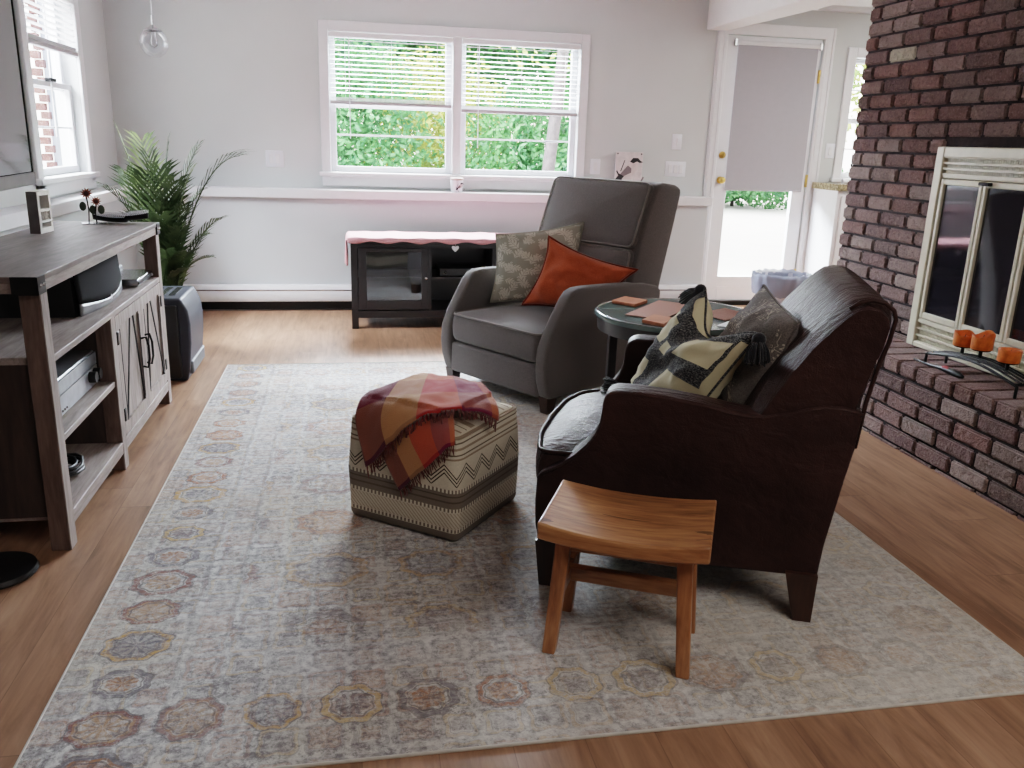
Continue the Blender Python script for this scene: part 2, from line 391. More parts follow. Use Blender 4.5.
def m_patch():
    t = NT('patchwork_cloth'); x, y, z = t.xyz(t.coords('UV')); co = t.coords()
    tw = t.noise(t.mapping(co, (1.0, 1.0, 2.4), (0.5, 0.6, 0)), 150, 3, 0.7)
    c = t.ramp(tw, [(0.40, rgb(24, 24, 28)), (0.52, rgb(62, 62, 66)), (0.64, rgb(128, 126, 120))])
    cream = t.mix(t.math('MULTIPLY', t.noise(co, 200, 2), 0.3), rgb(200, 190, 158), rgb(160, 148, 116))
    mask = None
    for a, b, d, e in [(0.07, 0.30, 0.12, 0.38), (0.0, 0.28, 0.56, 0.80), (0.57, 0.93, 0.60, 0.86), (0.55, 1.1, 0.04, 0.44), (0.34, 0.46, 0.52, 0.63), (0.12, 0.72, 0.94, 1.1), (0.96, 1.1, 0.3, 0.9)]:
        m = t.math('MULTIPLY', t.band(x, a, b), t.band(y, d, e))
        mask = m if mask is None else t.math('MAXIMUM', mask, m)
    c = t.mix(mask, c, cream)
    return t.bsdf(c, 0.95, normal=t.bump(t.math('ADD', t.math('MULTIPLY', t.math('SUBTRACT', 1.0, mask), tw), 0.0), 0.7, 0.004), spec=0.15, sheen=0.15)
M['patch'] = m_patch()

def m_stitch():
    t = NT('embroidered_grey_cloth'); x, y, z = t.xyz(t.coords('UV')); co = t.coords()
    n = t.noise(co, 260, 2)
    c = t.ramp(n, [(0.3, rgb(84, 78, 75)), (0.7, rgb(116, 108, 103))])
    w = t.noise(t.coords('UV'), 7.0, 2, 0.5, 1.6)
    l = t.math('LESS_THAN', t.math('ABSOLUTE', t.math('SUBTRACT', t.math('FRACT', t.math('MULTIPLY', w, 9.0)), 0.5)), 0.10)
    reg = t.math('GREATER_THAN', t.noise(t.coords('UV'), 3.0, 1), 0.5)
    c = t.mix(t.math('MULTIPLY', t.math('MULTIPLY', l, reg), 0.7), c, rgb(186, 176, 160))
    return t.bsdf(c, 0.95, normal=t.bump(n, 0.4, 0.003), spec=0.15, sheen=0.15)
M['stitch'] = m_stitch()

def m_leafprint():
    t = NT('sage_leaf_print_cloth'); co = t.coords('UV')
    u, v, w_ = t.xyz(co)
    base = t.mix(t.math('MULTIPLY', t.noise(co, 160, 2), 0.5), rgb(154, 152, 140), rgb(178, 175, 164))
    mask = None
    for (px, rot, ox, oy) in [(0.21, 0.5, 0.0, 0.0), (0.24, -0.7, 0.15, 0.1), (0.19, 1.9, 0.07, 0.2)]:
        p = t.mapping(co, (1, 1, 1), (0, 0, rot), (ox, oy, 0))
        a, b, _ = t.xyz(p)
        fa = t.math('SUBTRACT', t.math('FRACT', t.math('DIVIDE', a, px)), 0.5); fb = t.math('SUBTRACT', t.math('FRACT', t.math('DIVIDE', b, px)), 0.5)
        # sprig: leaflets on both sides of a stem
        k = t.math('ABSOLUTE', fa)
        lob = t.math('ABSOLUTE', t.math('SINE', t.math('MULTIPLY', t.math('SUBTRACT', fb, t.math('MULTIPLY', k, 0.8)), 16.0)))
        env = t.math('MULTIPLY', t.math('SUBTRACT', 0.42, t.math('ABSOLUTE', fb)), 0.75)
        leaf = t.math('MULTIPLY', t.math('LESS_THAN', k, t.math('MULTIPLY', env, lob)), t.math('GREATER_THAN', k, 0.012))
        mask = leaf if mask is None else t.math('MAXIMUM', mask, leaf)
    c = t.mix(t.math('MULTIPLY', mask, 0.8), base, rgb(214, 210, 198))
    return t.bsdf(c, 0.95, normal=t.bump(t.noise(t.coords(), 300, 2), 0.4, 0.003), spec=0.15)
M['leafprint'] = m_leafprint()

def m_leaf(name, c0, c1, scale=6):
    t = NT(name); co = t.coords(); n = t.noise(co, scale, 4)
    c = t.ramp(n, [(0.3, c0), (0.7, c1)])
    d = t.n('ShaderNodeBsdfPrincipled'); t.put(d.inputs['Base Color'], c); d.inputs['Roughness'].default_value = 0.5
    tr = t.n('ShaderNodeBsdfTranslucent'); t.put(tr.inputs[0], c)
    mx = t.n('ShaderNodeMixShader'); mx.inputs[0].default_value = 0.35
    t.l(d.outputs[0], mx.inputs[1]); t.l(tr.outputs[0], mx.inputs[2]); t.l(mx.outputs[0], t.out.inputs[0]); return t.m
M['palm'] = m_leaf('palm_leaf', rgb(34, 48, 28), rgb(78, 92, 58), 12)
M['palm_lite'] = m_leaf('palm_leaf_light', rgb(84, 104, 64), rgb(150, 164, 116), 12)
M['tree_a'] = m_leaf('foliage_deep', rgb(30, 74, 44), rgb(84, 134, 74), 2.5)
M['tree_b'] = m_leaf('foliage_light', rgb(72, 118, 56), rgb(196, 192, 104), 2.5)
M['tree_c'] = m_leaf('foliage_blue', rgb(32, 82, 66), rgb(100, 140, 112), 2.5)

# ------------------------------------------------------------------ room shell
def wall_holes(name, axis, pos0, pos1, u0, u1, z0, z1, holes, m):
    """wall slab between pos0/pos1 on its normal axis, u along it, with rectangular holes (ua,ub,za,zb)"""
    us = sorted({u0, u1, *[h[0] for h in holes], *[h[1] for h in holes]}); zs = sorted({z0, z1, *[h[2] for h in holes], *[h[3] for h in holes]})
    b = MB()
    for i in range(len(us) - 1):
        # merge vertical runs
        run = None
        for j in range(len(zs) - 1):
            cu, cz = (us[i] + us[i + 1]) / 2, (zs[j] + zs[j + 1]) / 2
            hole = any(h[0] < cu < h[1] and h[2] < cz < h[3] for h in holes)
            if not hole:
                if run is None: run = [zs[j], zs[j + 1]]
                else: run[1] = zs[j + 1]
            if hole or j == len(zs) - 2:
                if run:
                    if axis == 'y': b.box(us[i], us[i + 1], pos0, pos1, run[0], run[1])
                    else: b.box(pos0, pos1, us[i], us[i + 1], run[0], run[1])
                run = None
    return struct(b.build(name, m))

CEIL = 2.335
YW, XL = 6.52, -1.60
struct(MB().box(-1.85, 5.6, -2.6, 6.7, -0.06, 0.0).build('floor', M['floor']))
struct(MB().box(-1.85, 5.6, -2.6, 6.7, CEIL, CEIL + 0.08).build('ceiling', M['ceil']))
wall_holes('wall_back', 'y', YW, YW + 0.14, -1.75, 5.6, 0, CEIL,
           [(-0.13, 1.71, 1.0, 1.965), (2.86, 3.665, 0.0, 2.095), (3.955, 4.70, 1.05, 1.975)], M['wall'])
wall_holes('wall_left', 'x', XL - 0.14, XL, -2.6, YW, 0, CEIL, [(4.95, 5.80, 0.99, 1.99)], M['wall'])
struct(MB().box(5.5, 5.6, -2.6, 6.7, 0, CEIL).build('wall_right', M['wall']))
struct(MB().box(-1.85, 5.6, -2.7, -2.6, 0, CEIL).build('wall_front', M['wall']))
# thicker lower half of the back and left walls with a painted ledge on top
struct(MB().box(XL, 2.775, 6.40, YW, 0, 0.82).build('wall_back_lower', M['wall_low']))
struct(MB().box(XL, -1.50, -2.6, 6.40, 0, 0.82).build('wall_left_lower', M['wall_low']))
struct(MB().box(XL, 2.80, 6.36, YW, 0.815, 0.88, 0.004).build('trim_1', M['trim'], smooth=30))
struct(MB().box(XL, -1.46, -2.6, 6.40, 0.815, 0.88, 0.004).build('trim_2', M['trim'], smooth=30))
# ceiling beam from the back wall
struct(MB().loft([[(2.686, YW, 2.115), (2.853, YW, 2.115), (2.853, YW, CEIL), (2.686, YW, CEIL)],
                  [(2.66, 4.26, 2.115), (2.98, 4.26, 2.115), (2.98, 4.26, CEIL), (2.66, 4.26, CEIL)]]).build('ceiling_beam', M['ceil'], bevel=(0.006, 2)))
struct(MB().box(2.855, 5.5, 6.45, YW, CEIL - 0.035, CEIL).build('trim_3', M['trim']))
# baseboard heater along the back wall
bh = thing('baseboard_heater', 'white metal baseboard heater running along the foot of the back wall', 'heater', (0, 6.40, 0))
MB().prism([(0, 0.07), (-0.055, 0.07), (-0.06, 0.08), (-0.06, 0.155), (-0.045, 0.185), (0, 0.19)], 'x', -1.5, 2.75).build('heater_cover', M['trim'], bh, smooth=30)
MB().box(-1.5, 2.75, -0.05, 0, 0.012, 0.07).build('heater_dark_gap', M['black_metal'], bh)  # black strip stands in for the dark open gap below the cover
MB().box(-1.5, 2.75, -0.062, -0.056, 0.150, 0.158).build('damper', M['chrome'], bh)
MB().box(-1.5, 2.75, -0.02, 0, 0.0, 0.012).build('heater_foot', M['trim'], bh)

# ------------------------------------------------------------------ windows
def casing(b, axis, pos, u0, u1, z0, z1, w, d, sill=True):
    """picture-frame casing proud of the wall by d towards the room (sign of d)"""
    def bx(a0, a1, c0, c1, dd=d):
        p0, p1 = sorted((pos, pos + dd))
        if axis == 'y': b.box(a0, a1, p0, p1, c0, c1, 0.004)
        else: b.box(p0, p1, a0, a1, c0, c1, 0.004)
    bx(u0 - w, u0, z0 - w * 0.6, z1 + w); bx(u1, u1 + w, z0 - w * 0.6, z1 + w); bx(u0, u1, z1, z1 + w)
    if sill:
        bx(u0 - w - 0.02, u1 + w + 0.02, z0 - 0.03, z0, d * 2.2); bx(u0 - w, u1 + w, z0 - 0.10, z0 - 0.03)
def sash_frame(b, axis, pos, u0, u1, z0, z1, s, t=0.03, munt=()):
    def bx(a0, a1, c0, c1, tt=t):
        if axis == 'y': b.box(a0, a1, pos - tt / 2, pos + tt / 2, c0, c1, 0.003)
        else: b.box(pos - tt / 2, pos + tt / 2, a0, a1, c0, c1, 0.003)
    bx(u0, u0 + s, z0, z1); bx(u1 - s, u1, z0, z1); bx(u0 + s, u1 - s, z0, z0 + s); bx(u0 + s, u1 - s, z1 - s * 0.8, z1)
    for z in munt: bx(u0 + s, u1 - s, z - 0.006, z + 0.006, t * 0.6)
def win_unit(root, axis, pos, u0, u1, z0, z1, zm, munts=(), out=1):
    o = 0.035 * out
    b = MB(); sash_frame(b, axis, pos, u0, u1, z0, zm + 0.02, 0.042, munt=munts[0] if munts else ()); sl = b.build('sash', M['vinyl'], root)
    b = MB(); sash_frame(b, axis, pos + o, u0, u1, zm - 0.02, z1, 0.042, munt=munts[1] if munts else ()); su = b.build('sash', M['vinyl'], root)
    for s, p, a, c in ((sl, pos, z0, zm), (su, pos + o, zm, z1)):
        g = MB()
        if axis == 'y': g.quad((u0 + .03, p, a + .03), (u1 - .03, p, a + .03), (u1 - .03, p, c - .01), (u0 + .03, p, c - .01))
        else: g.quad((p, u0 + .03, a + .03), (p, u1 - .03, a + .03), (p, u1 - .03, c - .01), (p, u0 + .03, c - .01))
        g.build('pane', M['glass'], s)
w1 = struct(thing('window_1', None, None)); 
b = MB(); casing(b, 'y', YW, -0.13, 1.71, 1.0, 1.965, 0.068, -0.02); b.build('window_casing', M['trim'], w1)
b = MB(); b.box(0.755, 0.82, YW - 0.018, YW + 0.10, 1.0, 1.965, 0.003); b.build('mullion', M['trim'], w1)
win_unit(w1, 'y', YW + 0.06, -0.13, 0.755, 1.0, 1.965, 1.475, ((1.265,), (1.72,)))
win_unit(w1, 'y', YW + 0.06, 0.82, 1.71, 1.0, 1.965, 1.475, ((1.265,), (1.72,)))
w2 = struct(thing('window_2', None, None))
b = MB(); casing(b, 'x', XL, 4.95, 5.80, 0.99, 1.99, 0.09, 0.02); b.build('window_casing', M['trim'], w2)
win_unit(w2, 'x', XL - 0.06, 4.95, 5.80, 0.99, 1.99, 1.48, ((1.25,), ()), -1)
MB().box(XL - 0.045, XL - 0.01, 5.33, 5.43, 1.495, 1.515, 0.004).build('sash_lock', M['black_metal'], w2)
w3 = struct(thing('window_3', None, None))
b = MB(); casing(b, 'y', YW, 3.955, 4.70, 1.05, 1.975, 0.075, -0.02); b.build('window_casing', M['trim'], w3)
win_unit(w3, 'y', YW + 0.06, 3.955, 4.70, 1.05, 1.975, 1.5, ((1.28,), (1.74,)))

def blind(name, label, axis, pos, u0, u1, ztop, zbot, wand_u, wand_z, ang=0.25, pitch=0.032):
    """venetian blind hung in a window opening"""
    r = thing(name, label, 'window blind', ((u0 + u1) / 2, pos, zbot) if axis == 'y' else (pos, (u0 + u1) / 2, zbot), 0 if axis == 'y' else PI / 2, 'white venetian blinds half raised')
    h = (u1 - u0) / 2; H = ztop - zbot
    MB().box(-h, h, -0.02, 0.02, H - 0.035, H, 0.003).build('headrail', M['blind'], r)
    b = MB(); k = H - 0.055
    while k > 0.05:
        Mx = Matrix.Translation((0, 0, k)) @ Matrix.Rotation(ang, 4, 'X'); b.box(-h + .004, h - .004, -0.0125, 0.0125, -0.0008, 0.0008, M=Mx); k -= pitch
    for q in range(7): b.box(-h + .004, h - .004, -0.0125, 0.0125, 0.022 + q * 0.004, 0.0236 + q * 0.004)
    b.build('slat', M['blind'], r)
    MB().box(-h, h, -0.016, 0.016, 0, 0.024, 0.003).build('bottom_rail', plain('blind_rail', rgb(176, 172, 176), .5, var=.01), r)
    for uu in (-h * 0.75, 0, h * 0.75): MB().tube([(uu, -0.014, 0.01), (uu, -0.014, H)], 0.0012, 4).build('cord', M['blind'], r)
    MB().tube([(wand_u, -0.022, H - 0.03), (wand_u, -0.026, wand_z - zbot)], 0.004, 6).build('wand', M['vinyl'], r)
    return r
blind('venetian_blind', 'white venetian blind half raised in the left half of the double back window', 'y', YW + 0.0, -0.125, 0.75, 1.96, 1.475, -0.30, 1.24)
blind('venetian_blind', 'white venetian blind half raised in the right half of the double back window', 'y', YW + 0.0, 0.825, 1.705, 1.96, 1.45, -0.32, 1.20)
lb = blind('venetian_blind', 'white venetian blind pulled up in the tall window on the left wall', 'x', XL - 0.0, 4.955, 5.795, 1.985, 1.66, 0.0, 1.2, ang=-0.25)
lb.rotation_euler = (0, 0, PI / 2); 
for k in kids(lb):
    if k.name.startswith('wand') or k.name.startswith('cord'): k.rotation_euler = (0, 0, PI)

# ------------------------------------------------------------------ door
d1 = struct(thing('door_1', None, None))
b = MB()
b.box(2.775, 2.86, YW - 0.02, YW, 0.0, 2.18, 0.004); b.box(3.665, 3.755, YW - 0.02, YW, 0.0, 2.18, 0.004); b.box(2.775, 3.755, YW - 0.022, YW, 2.095, 2.18, 0.004)
b.box(2.79, 2.80, YW - 0.028, YW, 0, 2.17); b.box(3.73, 3.74, YW - 0.028, YW, 0, 2.17); b.box(2.83, 2.84, YW - 0.026, YW, 0, 2.12); b.box(3.685, 3.695, YW - 0.026, YW, 0, 2.12)
b.build('door_casing', M['trim'], d1)
MB().box(2.86, 3.665, YW - 0.03, YW + 0.14, 0, 0.035).build('threshold', M['black_metal'], d1)
b = MB(); sash_frame(b, 'y', YW + 0.03, 2.866, 3.659, 0.04, 2.09, 0.11, 0.045); b.box(2.97, 3.56, YW + 0.008, YW + 0.052, 0.15, 0.235)
dp = b.build('door_panel', M['trim'], d1)
MB().quad((2.97, YW + .03, .23), (3.56, YW + .03, .23), (3.56, YW + .03, 2.0), (2.97, YW + .03, 2.0)).build('pane', M['glass'], dp)
def knob(zz, r, nm, big):
    b = MB(); x, y = 2.912, YW + 0.005
    def disc(rr, y0, y1):
        b.loft([[(x + rr * math.cos(2 * PI * k / 20), yy, zz + rr * math.sin(2 * PI * k / 20)) for k in range(20)] for yy in (y0, y1)])
    disc(r, y, y - 0.008)
    if big:
        disc(0.011, y, y - 0.035); b.ball((x, y - 0.05, zz), (0.026, 0.02, 0.026), 16)
    else: disc(r * .7, y, y - 0.018); b.box(x - .003, x + .003, y - .03, y - .01, zz - .014, zz + .014)
    b.build(nm, M['brass'], d1, smooth=40)
knob(1.204, 0.027, 'deadbolt', False); knob(1.011, 0.027, 'door_knob', True)
for z in (1.82, 1.02, 0.25):
    MB().box(3.652, 3.668, YW - 0.012, YW + 0.01, z - 0.05, z + 0.05, 0.003).build('hinge', M['brass'], d1)
rs = thing('roller_shade', 'plain grey roller shade pulled most of the way down the glass back door', 'window shade', (3.29, YW - 0.005, 0.935))
MB().box(-0.335, 0.335, -0.0015, 0.0015, 0.0, 1.10).build('shade_cloth', M['shade'], rs)
MB().tube([(-0.35, 0.004, 1.105), (0.35, 0.004, 1.105)], 0.018, 14).build('roller', M['trim'], rs, smooth=40)
MB().box(-0.335, 0.335, -0.006, 0.006, -0.004, 0.018, 0.003).build('hem_bar', M['shade'], rs)
for q in (-.365, .35): MB().box(q, q + .015, -0.01, 0.02, 1.08, 1.13).build('bracket', M['chrome'], rs)

# ------------------------------------------------------------------ wall plates, picture, cup, pendant
def plate(name, label, x, z, n, kind):
    w = 0.036 + 0.045 * n
    r = thing(name, label, 'light switch', (x, YW, z))
    MB().box(-w / 2, w / 2, -0.008, 0, -0.058, 0.058, 0.004, 2).build('cover_plate', M['vinyl'], r, smooth=40)
    for k in range(n):
        u = (k - (n - 1) / 2) * 0.045
        if kind == 'rocker': MB().box(u - 0.015, u + 0.015, -0.013, -0.007, -0.032, 0.032, 0.002).build('rocker', M['trim'], r)
        elif kind == 'toggle': MB().box(u - 0.005, u + 0.005, -0.02, -0.007, -0.01, 0.014, 0.002).build('toggle', M['trim'], r)
        else: MB().box(u - 0.004, u + 0.004, -0.016, -0.007, -0.03, 0.03, 0.002).build('slider', M['trim'], r)
plate('switch_plate', 'white double switch plate on the bare wall to the left of the double window', -0.53, 1.082, 2, 'rocker')
plate('switch_plate', 'small white single switch plate just right of the double window casing', 1.87, 1.088, 1, 'rocker')
plate('switch_plate', 'square white dimmer plate on the wall above the wide switch plate', 2.52, 1.292, 1, 'slider')
plate('switch_plate', 'wide white plate with three switches beside the bird picture', 2.525, 1.086, 3, 'rocker')
plate('switch_plate', 'white switch plate between the door and the kitchen window', 3.835, 1.26, 1, 'rocker')

def flat(pts, y, name, m, parent):
    b = MB(); b.bm.faces.new([b.bm.verts.new((px, y, pz)) for px, pz in pts]); return b.build(name, m, parent, normals=False)
def bird(parent, s, y, ox, oz):
    ink, grey, pink = plain('ink_black', rgb(26, 24, 28), 0.7), plain('bird_grey', rgb(120, 108, 112), 0.7), plain('bird_pale', rgb(214, 200, 200), 0.7)
    def P(pts): return [(ox + a * s, oz + c * s) for a, c in pts]
    flat(P([(-.32, -.25), (-.12, .06), (.1, .28), (.28, .3), (.36, .16), (.34, -.02), (.2, -.2), (-.05, -.3)]), y, 'bird_body', pink, parent)
    flat(P([(-.42, -.45), (-.3, -.16), (-.05, .12), (.1, .02), (.1, -.14), (-.15, -.26)]), y - .0004, 'bird_wing', grey, parent)
    flat(P([(-.34, -.5), (-.52, -.4), (-.36, -.18), (-.18, -.28)]), y - .0008, 'bird_tail', ink, parent)
    flat(P([(.02, .26), (.14, .40), (.34, .40), (.44, .30), (.54, .25), (.42, .22), (.3, .27), (.16, .20)]), y - .0008, 'bird_cap', ink, parent)
    flat(P([(-.5, -.1), (-.46, -.06), (-.02, -.78), (-.06, -.8)]), y - .001, 'twig', ink, parent)
    flat(P([(-.2, .3), (-.16, .32), (-.3, -.1), (-.34, -.1)]), y - .001, 'twig', ink, parent)
    flat(P([(.5, -.55), (.62, -.3), (.56, -.28), (.44, -.52)]), y - .001, 'twig', grey, parent)
bp = thing('bird_picture', 'square white tile with a small perched bird, leaning on the wall ledge behind the recliner', 'picture', (2.125, 6.46, 0.88))
MB().box(-0.108, 0.108, 0, 0.012, 0.0, 0.325, 0.002).build('tile', plain('tile_white', rgb(214, 205, 206), 0.4), bp)
bird(bp, 0.205, -0.001, 0.0, 0.20)
for sx in (-0.095, 0.095): MB().ball((sx, -0.002, 0.312), 0.006, 8).build('pin', M['black_metal'], bp)
cup = thing('candle_cup', 'small white cup with a little printed bird, on the ledge under the double window', 'cup', (0.782, 6.42, 0.88))
MB().lathe([(0.040, 0), (0.042, 0.004), (0.048, 0.095), (0.0475, 0.1), (0.043, 0.098), (0.037, 0.01), (0, 0.009)], 28).build('cup_body', M['vinyl'], cup, smooth=50)
MB().lathe([(0.0485, 0.086), (0.049, 0.088), (0.049, 0.101), (0.044, 0.103), (0, 0.103)], 28).build('lid', plain('tan_lid', rgb(176, 160, 150), 0.6), cup, smooth=40)
bird(cup, 0.06, -0.0475, 0.018, 0.045)

pl = thing('pendant_lamp', 'clear glass globe pendant lamp hanging in the left back corner', 'lamp', (-1.11, 5.6, 1.745))
MB().lathe([(0.0, -0.082), (0.03, -0.077), (0.058, -0.058), (0.077, -0.028), (0.082, 0.0), (0.077, 0.028), (0.058, 0.058), (0.045, 0.069)], 36).build('globe', glass('lamp_glass', (0.93, 0.94, 0.96, 1), 0.13), pl, smooth=180)
MB().lathe([(0.0, 0.098), (0.008, 0.097), (0.02, 0.086), (0.042, 0.074), (0.052, 0.066), (0.05, 0.064), (0.0, 0.066)], 28).build('cap', M['chrome'], pl, smooth=40)
MB().tube([(0, 0, 0.095), (0, 0, 0.15)], 0.006, 8).build('stem', M['chrome'], pl)
MB().tube([(0, 0, 0.15), (0, 0, CEIL - 1.745)], 0.002, 6).build('cord', M['vinyl'], pl)
MB().lathe([(0, 0.065), (0.012, 0.062), (0.013, 0.03), (0.02, 0.01), (0.02, -0.015), (0, -0.03)], 16).build('bulb', glass('bulb_glass', (0.97, 0.97, 0.98, 1), 0.3), pl, smooth=60)

# ------------------------------------------------------------------ fireplace
FX, HX, HZ = 2.62, 2.345, 0.385
fp = thing('fireplace', 'dark red brick chimney and raised hearth with cream framed glass fire doors', 'fireplace', (FX, 3.0, 0))
fo = Vector((FX, 3.0, 0))
def brick_box(b, lay, x0, x1, y0, y1, z0, z1, c, j=0.004):
    r = bmesh.ops.create_cube(b.bm, size=1.0)['verts']
    T = Matrix.Translation(((x0 + x1) / 2 + random.uniform(-j, j), (y0 + y1) / 2, (z0 + z1) / 2)) @ Matrix.Rotation(random.uniform(-.008, .008), 4, 'X') @ Matrix.Diagonal((x1 - x0, y1 - y0, z1 - z0, 1))
    bmesh.ops.transform(b.bm, matrix=T, verts=r)
    es = list({e for v in r for e in v.link_edges})
    res = bmesh.ops.bevel(b.bm, geom=es, offset=0.0075, segments=2, affect='EDGES')
    fs = {f for v in res['verts'] for f in v.link_faces} | {f for v in r if v.is_valid for f in v.link_faces}
    for f in fs:
        for lp in f.loops: lp[lay] = c
BR = [rgb(158, 130, 124), rgb(146, 118, 113), rgb(166, 142, 135), rgb(138, 112, 108), rgb(172, 152, 144), rgb(152, 118, 110), rgb(150, 128, 122)]
def brick_face(b, lay, xf, ylo, yhi, z0, rows, ch, ln, holes=(), pale=None, start=0, depth=0.05):
    g = 0.011
    for r in range(rows):
        za, zb = z0 + r * ch, z0 + (r + 1) * ch - g
        if za < 0: za = 0.002
        y = yhi; half = (r + start) % 2; first = True
        while y > ylo + 0.02:
            L = ln / 2 if (first and half) else ln * random.uniform(0.93, 1.06)
            first = False
            ya = max(ylo, y - L)
            segs = [(ya + g, y)]
            for hy0, hy1, hz0, hz1 in holes:
                if zb > hz0 and za < hz1:
                    ns = []
                    for s0, s1 in segs:
                        if s1 <= hy0 or s0 >= hy1: ns.append((s0, s1)); continue
                        if s0 < hy0 - 0.02: ns.append((s0, hy0))
                        if s1 > hy1 + 0.02: ns.append((hy1, s1))
                    segs = ns
            for s0, s1 in segs:
                c = random.choice(BR)
                k = random.uniform(0.75, 1.15); c = tuple(min(1, q * k) for q in c[:3]) + (1,)
                if pale and za < pale[1] < zb and s0 < pale[0] < s1: c = rgb(236, 228, 205)
                brick_box(b, lay, xf - fo.x, xf - fo.x + depth, s0 - fo.y, s1 - fo.y, za, zb, c)
            y = ya
CH = 0.0703; z_a = 1.965 - 26 * CH
b = MB(); lay = b.bm.loops.layers.float_color.new('Col')
brick_face(b, lay, FX, 1.6, 4.24, z_a, 33, CH, 0.213, [(2.34, 3.512, 0.385, 1.29)], (3.87, 1.715))
# return at the back corner
for r in range(33):
    za = z_a + r * CH
    x = FX + (0.105 if r % 2 else 0.0) + 0.004
    while x < 3.5:
        brick_box(b, lay, x - FX + 0.002, min(3.55, x + 0.2) - FX, 4.19 - 3, 4.24 - 3, za, za + CH - .011, random.choice(BR)); x += 0.213
b.build('chimney_breast', M['brick'], fp, smooth=35)
b = MB()
b.box(0.012, 0.95, 3.512 - 3, 4.228 - 3, 0, CEIL); b.box(0.012, 0.95, -1.4, 2.34 - 3, 0, CEIL); b.box(0.012, 0.95, 2.34 - 3, 3.512 - 3, 1.29, CEIL); b.box(0.45, 0.95, 2.34 - 3, 3.512 - 3, 0, 1.29)
b.build('mortar', M['mortar'], fp)
b = MB(); lay = b.bm.loops.layers.float_color.new('Col')
brick_face(b, lay, HX, 1.6, 4.24, -0.058, 5, 0.0755, 0.225, start=0)
y = 4.24
while y > 1.6:   # soldier course of brick ends along the hearth edge, laid flat across the top
    c = random.choice(BR); k = random.uniform(.8, 1.1)
    if 3.1 < y < 3.3 and random.random() < .6: c = rgb(170, 150, 140)
    brick_box(b, lay, HX - FX, FX - FX + 0.05, y - 0.106 - 3, y - 3, 0.322, HZ, tuple(q * k for q in c[:3]) + (1,), 0.002); y -= 0.116
b.build('hearth', M['brick'], fp, smooth=35)
MB().box(HX - FX + 0.012, 0.05, -1.4, 1.228, 0, HZ - 0.01).build('mortar', M['mortar'], fp)
# fire doors
b = MB(); y0, y1, z0, z1 = 2.34 - 3, 3.512 - 3, HZ + 0.003, 1.29
def fb(a0, a1, c0, c1, x0=-0.03, x1=0.02, bev=0.004): b.box(x0, x1, a0, a1, c0, c1, bev)
fb(y1 - .05, y1, z0, z1); fb(y0, y0 + .05, z0, z1); fb(y0 + .05, y1 - .05, z1 - .045, z1 - .0005, -.0295); fb(y0 + .05, y1 - .05, z0, z0 + .022, -.0295)
fb(y0 + .05, y1 - .05, 1.155, 1.172, -.022); fb(y0 + .05, y1 - .05, 0.505, 0.522, -.022)
fd = b.build('fire_door_frame', M['cream'], fp)
for zz0, zz1 in ((1.172, 1.245), (HZ + .025, 0.505)):
    b = MB()
    b.box(-0.006, 0.0, y0 + .05, y1 - .05, zz0, zz1)
    n = 3
    for i in range(n + 1):
        zc = zz0 + (zz1 - zz0) * i / n; b.box(-0.022, -0.004, y0 + .05, y1 - .05, zc - .004, zc + .004)
    yy = y0 + .06
    while yy < y1 - .06:
        b.box(-0.013, -0.005, yy, yy + .006, zz0, zz1); yy += .013
    b.build('vent_grille', M['cream'], fd)
darkglass = NT('smoked_fire_glass'); 
M['fireglass'] = darkglass.bsdf(rgb(38, 36, 42), 0.05, spec=0.9)
for k in range(4):
    ya = y0 + .055 + k * (y1 - y0 - .11) / 4; yb = ya + (y1 - y0 - .11) / 4 - .004
    b = MB()
    b.box(-.028, -.006, ya, ya + .02, .525, 1.153, .003); b.box(-.028, -.006, yb - .02, yb, .525, 1.153, .003)
    b.box(-.0275, -.006, ya + .019, yb - .019, 1.128, 1.153, .003); b.box(-.0275, -.006, ya + .019, yb - .019, .525, .552, .003)
    dr = b.build('fire_door', M['cream'], fp)
    MB().box(-.016, -.012, ya + .018, yb - .018, .55, 1.13).build('glass_panel', M['fireglass'], dr)
for k in (1, 3):
    yc = y0 + .055 + k * (y1 - y0 - .11) / 4
    if k == 3: MB().box(-.05, -.028, yc - .06, yc + .002, 1.136, 1.150, .003).build('door_latch', M['black_metal'], fp)
MB().box(0.06, 0.44, y0 + .05, y1 - .05, 0.39, 0.41).build('firebox_floor', M['mortar'], fp)

# candles and their stand on the hearth
ch = thing('candle_stand', 'black wrought iron candle stand with arched bars on the brick hearth', 'candle holder', (2.48, 2.885, HZ))
b = MB()
for sx in (-0.05, 0.05):
    pts = [(sx, -0.26, 0.0), (sx, -0.26, 0.045)] + [(sx, -0.26 + 0.52 * i / 14, 0.045 + 0.035 * math.sin(PI * i / 14)) for i in range(15)] + [(sx, 0.26, 0.045), (sx, 0.26, 0.0)]
    b.tube(pts, 0.006, 8)
b.build('arch_bar', M['black_metal'], ch, smooth=60)
b = MB()
for sx in (-0.025, 0.0, 0.025): b.tube([(sx, -0.25 + 0.5 * i / 12, 0.055 + 0.028 * math.sin(PI * i / 12)) for i in range(13)], 0.005, 6)
for yy in (-0.25, 0.25): b.tube([(-0.055, yy, 0.05), (0.055, yy, 0.05)], 0.006, 6)
b.build('slat', M['black_metal'], ch, smooth=60)
cand_xy = [(0.01, 0.125, 0.106), (0.015, 0.028, 0.114), (0.005, -0.135, 0.104)]
for (sx, sy, hz) in cand_xy:
    MB().lathe([(0.007, 0.06), (0.007, hz), (0.036, hz + .001), (0.038, hz + .006), (0, hz + .006)], 20, (sx, sy, 0)).build('candle_plate', M['black_metal'], ch, smooth=40)
wax = NT('orange_wax'); _c = wax.ramp(wax.noise(wax.coords(), 40, 3), [(0.3, rgb(176, 82, 24)), (0.7, rgb(222, 122, 46))]); wax.bsdf(_c, 0.4)
